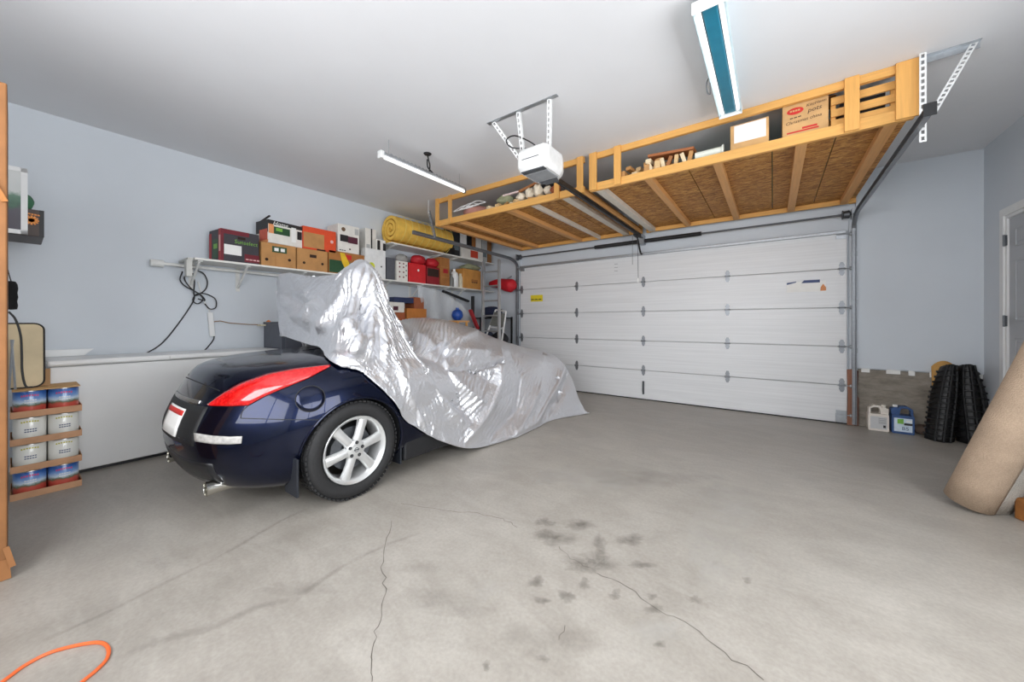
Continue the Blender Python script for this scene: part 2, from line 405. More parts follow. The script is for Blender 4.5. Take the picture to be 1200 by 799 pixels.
for k, (a, b, rx, ry) in enumerate([(688,662,22,9),(703,640,7,12),(697,655,14,7),(664,699,8,6),(685,684,6,5),(721,697,6,5),(638,612,10,4),(766,714,9,5),
        (628,682,9,5),(635,704,7,4),(752,662,12,4),(680,615,16,5),(650,630,20,8),(738,632,16,5),(815,703,6,4),(773,755,5,4),(764,699,4,4),(636,772,6,4),(570,780,4,5),(876,680,5,3)]):
    stain_or_glare(a, b, rx*1.35, ry*1.35, STAIN, k)
for k, (a, b, rx, ry) in enumerate([(505,700,45,16),(540,714,40,12),(500,665,30,9),(640,750,60,20),(350,690,60,8),(760,560,70,12)]):
    stain_or_glare(a, b, rx, ry, SMUDGE, k+40, dz=0.0008)
for k, (a, b, rx, ry) in enumerate([(850,600,50,45),(840,650,45,40),(690,560,60,20),(572,690,30,14),(770,740,40,16),(180,660,20,8)]):  # first two patches paint floor glare as pale colour; the rest are scuffs
    stain_or_glare(a, b, rx, ry, PALE, k+70, dz=0.0006)
# tyre tracks
def smear(pts, w0, mat, dz=0.0010):
    P = catmull([tuple(AZ(a, b, 0)) for a, b in pts], 40); m = MB(); L = []
    for i, p in enumerate(P):
        p = Vector(p); d = Vector(P[min(i+1, 39)]-P[max(i-1, 0)]).normalized(); nn = Vector((-d.y, d.x, 0)); ww = w0*random.uniform(0.75, 1.2)
        L.append([p+nn*ww*q+Vector((0,0,dz)) for q in (-1,-0.5,0,0.5,1)])
    m.grid(L); o = m.build('stain_or_glare', mat, floor, fix=False); at = o.data.attributes.new('edge', 'FLOAT', 'POINT')
    for i in range(40):
        for q in range(5): at.data[i*5+q].value = (0, 0.6, 1, 0.6, 0)[q]*min(1, i/6, (39-i)/6)
smear([(30,760),(120,720),(200,680),(270,645),(330,610),(370,592)], 0.018, SMUDGE)
smear([(130,775),(190,750),(255,733),(300,712),(345,702)], 0.03, SMUDGE)
smear([(345,702),(400,665),(450,640),(500,622)], 0.02, SMUDGE)
# ================================================================== GARAGE DOOR
def door_steel():
    m, nt, b = nt_new('white_door_steel'); v = coords(nt, (0.5, 1, 26)); n = noise(nt, v, 1.6, 3)
    c = ramp(nt, n, [(0.3, lin(214,215,216)), (0.7, lin(226,227,228))]); nt.links.new(c, b.inputs['Base Color'])
    b.inputs['Roughness'].default_value = 0.38; bump(nt, b, n, 0.05, 0.004); return m
DST = door_steel()
gd = thing('garage_door', 'white five section double garage door with steel hinges', 'garage door', ((GX0+GX1)/2, 6.13, 0))
sh = GH/5
for i in range(5):
    BX('door_section', DST, GX0, GX1, 6.11, 6.15, i*sh+0.004+(0.012 if i == 0 else 0), (i+1)*sh-0.004, gd, bevel=0.006)
BX('seam_light_block', DST, GX0, GX1, 6.1505, 6.158, 0.02, GH-.005, gd)  # backing added to block outside light at the section seams
BX('bottom_seal', BLACK, GX0, GX1, 6.112, 6.148, 0.001, 0.014, gd)
BX('top_strut', STEEL, GX0+0.01, GX1-0.01, 6.06, 6.112, GH-0.05, GH-0.01, gd, bevel=0.006)
def hinge_mesh(c):
    m = MB(); x, z = c
    fn = lambda a, b, d: Vector((x+a, d, z+b))
    m.prism([(-0.02,-0.018),(0.02,-0.018),(0.028,-0.045),(0.012,-0.085),(-0.012,-0.085),(-0.028,-0.045)], fn, 6.103, 6.111)
    m.prism([(-0.02,0.018),(0.02,0.018),(0.028,0.045),(0.012,0.085),(-0.012,0.085),(-0.028,0.045)], fn, 6.103, 6.111)
    m.box(x-0.028, x+0.028, 6.085, 6.111, z-0.022, z+0.022); m.cyl((x-0.036, 6.088, z), (x+0.036, 6.088, z), 0.009, 8)
    for zz in (-0.06, 0.06): m.cyl((x, 6.103, z+zz), (x, 6.095, z+zz), 0.007, 6)
    return m
HX = [AY(676, 400, 6.11).x, AY(754, 400, 6.11).x, AY(852.5, 400, 6.11).x]
h0 = hinge_mesh((0, 0)).build('hinge', TRACKM, None, loc=(0, 6.11, 0)); h0.parent = gd
for o_ in [h0]: o_['_loc'] = gd['_loc']
first = True
for x in [GX0+0.04]+HX+[GX1-0.05]:
    for i in range(1, 5):
        o_ = h0 if first else h0.copy()
        if not first: COL.objects.link(o_)
        first = False
        o_.location = (x-gd.location.x, 6.11-gd.location.y, i*sh); o_.parent = gd
for x in (GX0-0.005, GX1+0.005):            # rollers into the tracks
    for z in (0.12, sh, 2*sh, 3*sh, 4*sh, GH-0.06):
        m = MB(); sg = -1 if x < -1 else 1
        m.cyl((x-sg*0.10, 6.085, z), (x+sg*0.03, 6.085, z), 0.006, 8); m.cyl((x+sg*0.016, 6.085, z), (x+sg*0.03, 6.085, z), 0.022, 12)
        if z in (0.12, GH-0.06): m.box(x-sg*0.11, x-sg*0.01, 6.095, 6.112, z-0.05, z+0.05)
        m.build('roller', STEEL, gd)
m = MB(); x = AY(754, 0, 6.11).x; m.tube([(x,6.108,0.12),(x,6.07,0.14),(x,6.07,0.26),(x,6.108,0.28)], 0.009, 8); m.box(x-0.015, x+0.015, 6.1, 6.111, 0.09, 0.31)
m.build('pull_handle', DSTEEL, gd)
YEL = plain('yellow_label', (226, 205, 40), 0.5)
a = AY(622, 346, 6.11); b = AY(636, 353, 6.11)
o = BX('warning_label', YEL, a.x, b.x, 6.107, 6.1105, b.z, a.z, gd); tag(o, 'small yellow warning label')
INK = plain('black_ink', (40, 40, 42), 0.6)
dashes((a.x+0.01, 6.1065, b.z+0.035), (1,0,0), (0,0,1), b.x-a.x-.02, .016, 3, INK, gd)
a = AY(922, 331, 6.11); b = AY(968, 341, 6.11)
BX('maker_label', PAPER, a.x, b.x, 6.107, 6.1105, b.z, a.z, gd)
NAVY = plain('navy_print', (42, 62, 110), 0.5); ORG = plain('orange_print', (205, 130, 70), 0.5)
m = MB(); fn = lambda p, q, d: Vector((a.x+p*(b.x-a.x), d, b.z+q*(a.z-b.z)))
m.prism([(0.0,0.75),(0.25,0.95),(0.25,1.05),(0,0.95)], fn, 6.1045, 6.1065); m.prism([(0.38,0.85),(0.85,0.85),(0.85,1.12),(0.45,1.12)], fn, 6.1045, 6.1065)
m.build('label_print', NAVY, gd)
m = MB(); m.prism([(0.86,0.05),(1.0,0.05),(1.0,0.35),(0.93,0.7),(0.87,0.4)], fn, 6.1045, 6.1065); m.build('label_print', ORG, gd)
for k in range(3):   # small slots pressed in the top section
    xx = AY(722, 310, 6.11).x; BX('slot', DSTEEL, xx-0.03, xx+0.03, 6.1085, 6.1105, 2.17+k*0.06, 2.175+k*0.06, gd)
lb = AY(1002, 480, 6.11)
BX('corner_bracket', STEEL, GX1-0.11, GX1-0.01, 6.1, 6.1105, 0.02, 0.13, gd, bevel=0.002)
# weather jambs beside the door
for nm, x0, x1 in (('trim_3', GX1+0.02, xp), ('trim_4', GX0-0.08, GX0-0.02)):
    tag(BX(nm, WALLM, x0, x1, 6.115, YB, 0.55 if nm == 'trim_3' else 0, CEIL-0.45), kind='structure')
# tracks
def track(x, sg, label, zt):
    R = 0.36; yv = 6.085; root = thing('door_track', label, 'door track', (x, yv, 0)); zc = GH+0.04
    pts = [(x, yv, 0.02), (x, yv, 1.0), (x, yv, zc-R*0.2)]
    cz = zc-R*0.2
    for k in range(1, 9):
        a = k/8*math.pi/2; pts.append((x, yv-R*(1-math.cos(a)), cz+R*math.sin(a)*((zt-cz)/R if True else 1)))
    curve = pts[2:]
    def channel(P):
        m = MB(); L = []
        prof = [(-0.026, 0.016), (-0.026, -0.012), (-0.018, -0.02), (0.018, -0.02), (0.026, -0.012), (0.026, 0.016)]
        for i, p in enumerate(P):
            p = Vector(p); d = (Vector(P[min(i+1, len(P)-1)])-Vector(P[max(i-1, 0)])).normalized(); n1 = Vector((1,0,0)).cross(d).normalized()
            L.append([p+n1*a_+Vector((-sg*b_*1.0, 0, 0)) for a_, b_ in prof])
        m.grid(L); o = m.build('rail', TRACKM, root, fix=False)
        md = o.modifiers.new('thick', 'SOLIDIFY'); md.thickness = 0.003; md.offset = 0
        return o
    channel(pts[:3]); o = channel(curve); o.name = 'curved_rail'
    yend = 3.42; zend = zt+0.03
    channel([curve[-1], (x, 4.6, (zt+zend)/2), (x, yend, zend)])
    m = MB(); m.box(x+sg*0.022, x+sg*0.028, yv-0.02, yv+0.06, 0.02, zc); m.build('angle_strip', TRACKM, root)
    for z in (0.3, 0.9, 1.5, 2.1):
        BX('bracket', STEEL, x-sg*0.02, x+sg*0.04, yv+0.02, YB-0.045, z, z+0.06, root)
    return root, Vector((x, yend, zend))
def perf(p0, p1, root, name='hanger_strap', wd=0.034, mat=None, n=(0,1,0), hole=0.026):
    # perforated angle: strip with real holes made of cross bars
    p0, p1 = Vector(p0), Vector(p1); d = (p1-p0); L = d.length; d.normalize(); nn = Vector(n); s = d.cross(nn).normalized(); nn = s.cross(d).normalized()
    m = MB(); cnt = max(3, int(L/(hole*1.6))); st = L/cnt; t = 0.0025
    for sg in (-1, 1): m.beam(p0+s*sg*wd*0.37, p1+s*sg*wd*0.37, wd*0.26, t, nn)
    for i in range(cnt+1):
        q = p0+d*(i*st); m.beam(q-d*st*0.2 if 0 < i else q, q+d*st*0.2 if i < cnt else q+d*0.002, wd, t*0.9, nn)
    m.beam(p0+s*wd*0.5+nn*wd*0.4, p1+s*wd*0.5+nn*wd*0.4, t, wd*0.8, nn)
    return m.build(name, mat or WHITEPAINT, root)
TXR = GX1+0.055; TXL = GX0-0.055
tr, eR = track(TXR, 1, 'galvanised overhead track along the bare wall panel side of garage door', 2.60)
tl, eL = track(TXL, -1, 'galvanised overhead track beside the stocked wall shelves', 2.57)
c1 = AZ(1142, 50, CEIL-0.003); perf(eR+Vector((0.03,0.05,0.0)), (c1.x, c1.y, CEIL-0.003), tr, n=(0.3,1,0))
perf((0.845, 3.70, CEIL-0.003), (0.845, 3.70, 2.53), tr)
m = MB(); m.box(0.84, 1.12, 3.74, 3.776, CEIL-0.004, CEIL-0.0005); m.box(0.84, 1.12, 3.772, 3.776, CEIL-0.045, CEIL-0.0005); m.build('ceiling_angle', STEEL, tr)
BX('track_end', BLACK, TXR-0.03, TXR+0.03, eR.y-0.012, eR.y-0.002, eR.z-0.04, eR.z+0.04, tr)
q = AX(502, 247, TXL); perf((TXL, q.y, q.z), (TXL, q.y+0.12, 2.60), tl, mat=STEEL)
MB().cyl((TXL, q.y, q.z-0.05), (TXL, q.y, CEIL-0.001), 0.004, 6).build('hanger_rod', WHITEPAINT, tl)
# torsion shaft, springs, drums above the door
ts = thing('torsion_shaft', 'steel torsion shaft with black springs above the white garage door', 'shaft', ((GX0+GX1)/2, 6.0, 2.6))
ZS = 2.615; YS = 6.05
MB().cyl((GX0-0.05, YS, ZS), (GX1+0.05, YS, ZS), 0.0125, 10).build('shaft', DSTEEL, ts, smooth=True)
for x0, x1 in ((AY(697, 280, YS).x, AY(752, 280, YS).x-0.05), (AY(752, 280, YS).x+0.05, AY(822, 265, YS).x)):
    n = 110; pts = []
    m = MB(); P = [(0.030+0.003*(i % 2), x0+(x1-x0)*i/n) for i in range(n+1)]
    m.lathe(P, (0, YS, ZS), 'x', 12); m.build('torsion_spring', BLACK, ts, smooth=True)
for x in (GX0+0.02, GX1-0.02):
    MB().lathe([(0.02,-0.04),(0.055,-0.035),(0.055,-0.03),(0.045,-0.02),(0.05,0.03),(0.03,0.04)], (x, YS, ZS), 'x', 16).build('cable_drum', DSTEEL, ts, smooth=True)
    MB().box(x+(0.05 if x > -1 else -0.06), x+(0.06 if x > -1 else -0.05), YS-0.05, YB-0.0505, ZS-0.06, ZS+0.06).build('bearing_plate', STEEL, ts)
x = AY(752, 280, YS).x; MB().box(x-0.035, x+0.035, YS-0.02, YB-0.002, ZS-0.05, ZS+0.05).build('centre_bracket', STEEL, ts)
# ================================================================== DOOR OPENER
om = AZ(638, 195, 2.72)
opx = x   # rail runs straight to the middle of the door
oy = 2.90
zr = 2.775
op = thing('garage_door_opener', 'white ceiling hung garage door opener with long black rail', 'door opener', (opx, oy, 2.62))
body = MB()
# rounded housing: plan is a box with a bowed far end
L0, L1, hw = oy-0.20, oy+0.20, 0.165
plan = [(-hw, L0+0.03), (-hw+0.03, L0), (hw-0.03, L0), (hw, L0+0.03), (hw, oy+0.08)]
for k in range(7):
    a = k/6*math.pi; plan.append((hw*math.cos(a), oy+0.08+0.13*math.sin(a)))
plan.append((-hw, oy+0.08))
fn = lambda p, q, d: Vector((opx+p*(1-max(0, (0.02-(d-2.66)))*1.5), q, d))
prev = None; rings = []
for z, s_ in ((2.645, 0.82), (2.665, 0.93), (2.70, 1.0), (2.80, 1.0), (2.835, 0.96), (2.85, 0.86)):
    rings.append([Vector((opx+p*s_, oy+(q_-oy)*(0.5+0.5*s_) if True else q_, z)) for p, q_ in plan])
vs = [p for r in rings for p in r]; n = len(plan); fs = []
for i in range(len(rings)-1):
    for j in range(n): fs.append((i*n+j, i*n+(j+1) % n, (i+1)*n+(j+1) % n, (i+1)*n+j))
fs.append(tuple(range(n-1, -1, -1))); fs.append(tuple((len(rings)-1)*n+j for j in range(n)))
body.add(vs, fs); body.build('housing', WHITEP, op, smooth=True)
LENS = plain('grey_lens', (150, 153, 156), 0.25)
DLENS = plain('dark_lens', (70, 74, 78), 0.2)
BX('underside_cover', LENS, opx-0.115, opx+0.115, oy-0.12, oy+0.09, 2.636, 2.647, op, bevel=0.004)
BX('light_lens', DLENS, opx-0.12, opx+0.12, oy-0.185, oy-0.125, 2.638, 2.65, op, bevel=0.004)
MB().prism([(-0.1,0),(0.1,0),(0.07,0.09),(-0.07,0.09)], lambda p, q_, d: Vector((opx+p, oy+0.10+q_, d)), 2.637, 2.65).build('end_lens', DLENS, op)
BX('vent_slot', DLENS, opx-0.10, opx+0.08, L0-0.0015, L0+0.01, 2.745, 2.752, op)
m = MB(); m.beam((opx, oy+0.1, 2.70), (opx, 5.98, 2.69), 0.035, 0.05); m.build('rail', BLACK, op, bevel=0.004)
m = MB(); m.tube([(opx-0.026, oy+0.1, 2.70), (opx-0.026, 5.9, 2.69)], 0.004, 6); m.build('drive_chain', DSTEEL, op)
BX('header_bracket', STEEL, opx-0.03, opx+0.03, 5.96, YB-0.001, 2.672, 2.72, op)
m = MB(); m.tube([(opx, 5.80, 2.66), (opx, 5.84, 2.60), (opx, 5.98, 2.42), (opx, 6.045, 2.40)], 0.014, 8); m.build('door_arm', BLACK, op)
BX('trolley', BLACK, opx-0.03, opx+0.03, 5.70, 5.86, 2.64, 2.674, op)
m = MB(); m.tube([(opx+0.02, 5.76, 2.66), (opx+0.03, 5.76, 1.98)], 0.004, 6); m.tube([(opx-0.06,5.76,2.66),(opx-0.06,5.76,2.2)], 0.003, 6)
m.build('release_cord', DSTEEL, op)
o = MB().cyl((opx+0.03, 5.76, 1.90), (opx+0.03, 5.76, 1.98), 0.014, 8).build('release_handle', plain('red_plastic', (190, 40, 36), 0.4), op)
o.data.materials[0] = WHITEP
ca = AZ(578, 144, CEIL-0.002); cb = AZ(646, 113, CEIL-0.002); yh = (ca.y+cb.y)/2
BX('ceiling_bar', STEEL, ca.x-0.05, cb.x+0.05, yh-0.02, yh+0.02, CEIL-0.006, CEIL-0.0005, op)
perf((AZ(606, 130, CEIL).x, yh, CEIL-0.006), (opx-0.135, oy-0.12, 2.72), op); perf((AZ(643, 115, CEIL).x, yh, CEIL-0.006), (opx+0.13, oy-0.12, 2.80), op)
perf((ca.x+0.01, yh, CEIL-0.006), (opx-0.14, oy-0.14, 2.76), op)
m = MB(); A = [(opx+0.02, oy-0.1, 2.848), (opx-0.02, oy-0.16, 2.90), (opx-0.16, oy-0.22, 2.98), (opx-0.26, oy-0.22, 2.97), (opx-0.22, oy-0.2, 2.90), (opx-0.08, oy-0.14, 2.87), (opx+0.02, oy-0.08, 2.852)]
m.tube([tuple(p) for p in catmull(A, 30)], 0.006, 6); m.build('power_cable', BLACK, op, smooth=True)
# ================================================================== LIGHT FIXTURES
TUBEM = emit('lit_tube', (1.0, 0.985, 0.96), TUBE)
def strip_light(x, y0, y1, z, label, name='strip_light', film=False, two=True):
    root = thing(name, label, 'ceiling light', (x, (y0+y1)/2, z), 'strip lights')
    if film:
        BLUE = plain('blue_protective_film', (24, 122, 150), 0.35)
        m = MB(); fn = lambda p, q, d: Vector((x+p, d, z+q))
        m.prism([(-0.085,0.0),(-0.08,-0.004),(-0.05,0.05),(0.05,0.05),(0.08,-0.004),(0.085,0.0),(0.055,0.058),(-0.055,0.058)], fn, y0, y1)
        m.box(x-0.05, x+0.05, y0, y1, z+0.05, CEIL-0.0005); m.build('reflector', plain('filmed_white', (196, 218, 226), .4), root)
        BX('film', BLUE, x-0.038, x+0.038, y0+0.01, y1-0.01, z+0.012, z+0.0495, root, bevel=0.006)
        for yy in (y0-0.004, y1+0.0): BX('end_cap', WHITEPAINT, x-0.085, x+0.085, yy, yy+0.004, z-0.012, z+0.058, root)
        for s_ in (-1, 1): MB().cyl((x+s_*0.056, y0+0.03, z+0.018), (x+s_*0.056, y1-0.03, z+0.018), 0.0125, 10).build('tube', TUBEM, root, smooth=True)
    else:
        m = MB(); m.box(x-0.022, x+0.022, y0, y1, z+0.02, z+0.045); m.build('channel', STEEL, root)
        MB().cyl((x, y0+0.03, z), (x, y1-0.02, z), 0.018, 10).build('tube', TUBEM, root, smooth=True)
        BX('end_cap', WHITEP, x-0.03, x+0.03, y0-0.01, y0+0.03, z-0.025, z+0.05, root, bevel=0.004)
        BX('end_cap', DSTEEL, x-0.02, x+0.02, y1-0.02, y1, z-0.02, z+0.045, root)
        for yy in (y0+0.1, y1-0.1): MB().cyl((x, yy, z+0.045), (x, yy, CEIL-0.0005), 0.0025, 5).build('hanger_wire', STEEL, root)
        mm = MB(); tops = []; n = 40
        for k in range(n+1): tops.append((y0+0.1+(y1-y0-0.2)*k/n, z+.048+(.014 if k % 2 else .002)))
        mm.prism([(y0+0.1, z+.0452), (y1-0.1, z+.0452)]+tops[::-1], lambda p, q, e2: Vector((x+e2, p, q)), -.012, .012)
        mm.build('chain', STEEL, root)
    return root
lx = -3.19
sl_ = strip_light(lx, 2.15, 3.38, 2.95, 'slim lit strip light hanging on wires over the covered car')
g = AZ(501, 180, CEIL)
jb = thing('junction_box', 'small black ceiling junction box with short dangling cable', 'junction box', (g.x, g.y, CEIL-0.03))
MB().lathe([(0.0,-0.012),(0.035,-0.012),(0.045,0)], (g.x, g.y, CEIL-0.0005), 'z', 14).build('cover', BLACK, jb)
m = MB(); m.tube([tuple(p) for p in catmull([(g.x,g.y,CEIL-0.01),(g.x+0.01,g.y+0.01,CEIL-0.08),(g.x-0.03,g.y+0.06,CEIL-0.10),(lx+0.0,g.y+0.1,3.003)], 16)], 0.008, 6)
m.tube([tuple(p) for p in catmull([(g.x-0.005,g.y,CEIL-0.06),(g.x-0.03,g.y+0.03,CEIL-0.13),(lx+0.01,g.y+0.14,3.005)], 12)], 0.008, 6); m.build('cable', BLACK, jb, smooth=True)
tx = -0.29
tf = strip_light(tx, 2.27, 3.56, CEIL-0.115, 'two tube ceiling light with blue film along its reflector', film=True)
m = MB(); c0 = Vector((tx-0.075, 3.0, CEIL-0.08)); m.tube([tuple(p) for p in catmull([c0+Vector(q) for q in ((0,0,0.02),(-0.03,0,-0.02),(-0.03,0.02,-0.08),(-0.01,0.03,-0.1),(-0.01,0.0,-0.05),(0,-0.02,0.01))], 20)], 0.004, 6)
m.build('dangling_wire', DSTEEL, tf)
strip_light(-0.30, -0.75, 0.40, CEIL-0.115, 'two tube ceiling light added unseen behind the camera', film=True)  # out-of-view fixture added to help light the room
strip_light(-3.19, -0.95, -0.32, 2.95, 'short strip light added unseen by the rear wall')  # second lamp put in out of view for its light
# ================================================================== OVERHEAD RACKS
def osb():
    m, nt, b = nt_new('osb_board'); v = coords(nt, (9, 26, 9)); vo = nt.nodes.new('ShaderNodeTexVoronoi'); vo.inputs['Scale'].default_value = 2.2
    vo.inputs['Randomness'].default_value = 1.0
    wv = nt.nodes.new('ShaderNodeTexNoise'); wv.inputs['Scale'].default_value = 3.0; nt.links.new(v, wv.inputs['Vector'])
    ad = nt.nodes.new('ShaderNodeVectorMath'); ad.operation = 'ADD'; nt.links.new(v, ad.inputs[0]); nt.links.new(wv.outputs['Color'], ad.inputs[1])
    nt.links.new(ad.outputs[0], vo.inputs['Vector'])
    sp = nt.nodes.new('ShaderNodeSeparateColor'); nt.links.new(vo.outputs['Color'], sp.inputs[0])
    c = ramp(nt, sp.outputs[0], [(0.0, lin(120,72,22)), (0.35, lin(172,114,46)), (0.7, lin(196,138,62)), (1.0, lin(222,170,90))])
    n = noise(nt, coords(nt), 5, 4); c = mixc(nt, n, c, mixc(nt, 0.5, c, lin(140,88,30)))
    nt.links.new(c, b.inputs['Base Color']); b.inputs['Roughness'].default_value = 0.65
    bump(nt, b, sp.outputs[0], 0.25, 0.004); return m
OSB = osb()
GREENM = plain('green_mat', (110, 140, 110), 0.7)
YR0, YR1 = 3.76, 5.98; ZB0, ZB1 = 2.735, 2.818; ZT0, ZT1 = 3.085, CEIL-0.002
JOIST_W = plain('whitewashed_wood', (214, 205, 190), 0.6, 0, 0.06, 10)
def rack(x0, x1, label, posts, joists, seams, whites=(), cut=None):
    r = thing('storage_rack', label, 'storage rack', ((x0+x1)/2, (YR0+YR1)/2, ZB0))
    BX('front_beam', PINE_X, x0, x1, YR0, YR0+0.038, ZB0, ZB1, r, 0.002)
    BX('back_beam', PINE_X, x0, x1, YR1, YR1+0.038, ZB0, ZB1, r, 0.002)
    BX('top_beam', PINE_X, x0, x1, YR0+0.001, YR0+0.037, ZT0, ZT1, r, 0.002)
    for p, wd in posts: BX('post', PINE_Z, p-wd/2, p+wd/2, YR0-0.022, YR0-0.0005, ZB0+0.004, ZT1, r, 0.002)
    xs = [x0]+sorted(seams)+[x1]
    for a, b in zip(xs[:-1], xs[1:]): BX('osb_sheet', OSB, a+0.004, b-0.004, YR0+0.039, YR1-0.001, ZB0+0.056, ZB0+0.075, r)
    for j, wd in joists:
        BX('joist', JOIST_W if j in whites else PINE_Y, j-wd/2, j+wd/2, YR0+0.039, YR1-0.001, ZB0+0.0, ZB0+0.0555, r, 0.002)
    for p in (x0+0.03, x1-0.03): BX('wall_post', PINE_Z, p-0.03, p+0.03, YR1+0.039, YR1+0.06, ZB0, ZT1, r)
    return r
def xf(px): return AY(px, 200, YR0).x          # along the front of the racks
def xj(px, py): return AZ(px, py, ZB0).x
LX0, LX1, RX0, RX1 = xf(511), xf(684), xf(691), xf(1072)
rackL = rack(LX0, LX1, 'pine and particle board ceiling rack nearest the wall shelves', [(LX0+0.04, 0.07), (xf(528), 0.06), (xf(653), 0.065), (LX1-0.04, 0.075)],
     [(LX0+0.05, 0.07), (xj(570, 272), 0.085), (xj(620, 258), 0.09), (xj(668, 263), 0.04), (xj(700, 255), 0.09), (LX1-0.03, 0.05)], [xj(645, 275), xj(690, 262)], ())
for o in rackL.children:
    if o.name.startswith('joist') and abs(o.bound_box[0][0]+rackL.location.x+0.02-xj(668, 263)) < 0.01 or o.name.startswith('joist') and abs(o.bound_box[0][0]+rackL.location.x+0.045-xj(700, 255)) < 0.01: o.data.materials[0] = JOIST_W
rackR = rack(RX0, RX1, 'pine and particle board ceiling rack holding boxes and crate', [(RX0+0.045, 0.085), (xf(724), 0.075), (xf(998), 0.085), (xf(1063), 0.12)],
     [(RX0+0.10, 0.09), (xj(785, 240), 0.07), (xj(852, 225), 0.07), (xj(932, 215), 0.075), (xj(1012, 200), 0.075)], [xj(818, 225), xj(905, 222), xj(965, 210)])
for o in rackR.children:
    if o.name.startswith('joist') and o.bound_box[0][0]+rackR.location.x < RX0+0.08: o.data.materials[0] = JOIST_W
ZD = ZB0+0.0755   # deck of the racks
gm = BX('green_mat', GREENM, xf(705), RX1-0.1, YR0+0.045, YR1-0.3, ZD+0.0005, ZD+0.012); tag(gm, 'thin green mat lining the deck under boxes and crate', 'mat')
ZG = ZD+0.0125
# --- things on the racks
OFFW = [wood('offcut_pale', (216, 182, 132), 'x'), wood('offcut_tan', (190, 140, 84), 'x'), wood('offcut_brown', (160, 104, 58), 'y'), wood('offcut_cream', (228, 208, 172), 'y')]
random.seed(21)
def offcut(c, size, rz, ry, mat, label, group):
    R = Matrix.Rotation(rz, 3, 'Z') @ Matrix.Rotation(ry, 3, 'Y'); m = MB(); m.obox(c, size, R); zmin = min(p.z for p in m.v)
    m.v = [p+Vector((0,0,c[2]-zmin)) for p in m.v]
    return tag(m.build('wood_offcut', mat, bevel=0.002), label, 'wood offcut', group)
cols = ['pale', 'tan', 'brown', 'cream']
def pile(x0, x1, z, y0, y1, n, what, grp, layers=2):
    for lay in range(layers):
        for i in range(n-lay*2):
            k = random.randrange(4); xx = x0+(x1-x0)*(i+0.5+lay)/n
            if lay == 0 : rz = random.uniform(1.35, 1.75)
            else: rz = random.uniform(1.4, 1.7)
            h = random.uniform(0.045, 0.075) if lay == 0 else random.uniform(0.03, 0.05); wdt = (x1-x0)/n*0.78
            offcut((xx, (y0+y1)/2+random.uniform(-.05, .05), z+lay*0.078), (random.uniform(0.25, 0.5), min(wdt, 0.09), h), rz, 0, OFFW[k], '%s wood offcut in the scrap pile %s' % (cols[k], what), grp)
pile(xf(726), xf(790), ZG, YR0+0.1, YR0+0.45, 8, 'under the slanted board', 'offcuts on the boxed rack')
bd = MB(); bd.beam((xf(757), YR0+0.16, ZG+0.175), (xf(812), YR0+0.14, ZG+0.130), 0.16, 0.025); tag(bd.build('wooden_board', wood('board_brown', (170, 104, 60), 'x')), 'slanted reddish brown board resting across the scrap pile', 'board')
offcut((xf(708), YR0+0.12, ZD+0.001), (0.16, 0.05, 0.03), 0.2, 0, OFFW[0], 'short pale wood stick lying alone beside the rack post', 'offcuts on the boxed rack')
offcut((xf(712), YR0+0.25, ZD+0.001), (0.18, 0.06, 0.05), -0.2, 0, OFFW[3], 'cream wood stick behind the short pale stick', 'offcuts on the boxed rack')
for i in range(7):                              # standing blocks under the board
    k = (3, 1, 3, 2, 0, 3, 1)[i]; m = MB(); xx = xf(760)+(xf(808)-xf(760))*i/6; m.obox((xx, YR0+0.095, ZG+0.0585+(0.008 if i%2 else 0)), (0.035, 0.035, 0.095), Matrix.Rotation((-.35, .2, -.2, .35, .1, -.3, .2)[i], 3, 'Y'))
    zmin = min(p.z for p in m.v); m.v = [p+Vector((0,0,ZG-zmin)) for p in m.v]; m.v = [p+Vector((0,-0.045,0)) for p in m.v]
    tag(m.build('wood_block', OFFW[k], bevel=0.002), '%s wood block propped beneath the slanted board' % cols[k], 'wood block', 'blocks under the slanted board')
m = MB(); m.cyl((xf(813), YR0+0.09, ZG+0.038), (xf(846), YR0+0.09, ZG+0.038), 0.036, 12); m.cyl((xf(845), YR0+0.09, ZG+0.038), (xf(847), YR0+0.09, ZG+0.038), 0.05, 12)
m.v = [p+Vector((0,0,0.012)) for p in m.v]
tag(m.build('white_roll', plain('offwhite_plastic', (222, 226, 215), 0.5), smooth=True), 'off-white plastic tube lying before the labelled carton', 'tube')
RED = plain('red_print', (196, 40, 34), 0.5); SHARP = plain('marker_ink', (60, 42, 34), 0.7)
def carton(name, label, x0, x1, y0, y1, z0, z1, mat, flaps=False, group=None, cat='box'):
    r = thing(name, label, cat, ((x0+x1)/2, (y0+y1)/2, z0), group)
    BX('carton_body', mat, x0, x1, y0, y1, z0, z1, r, 0.004)
    return r
# carton with white label
a, b = xf(855), xf(901); ya = YR0+0.06
c_ = carton('cardboard_box', 'small cardboard box with large white label near crate rack front', a, b, ya, ya+0.3, ZG, ZG+0.235, CARDL)
BX('address_label', PAPER, a+0.03, b-0.02, ya-0.002, ya, ZG+0.07, ZG+0.225, c_)
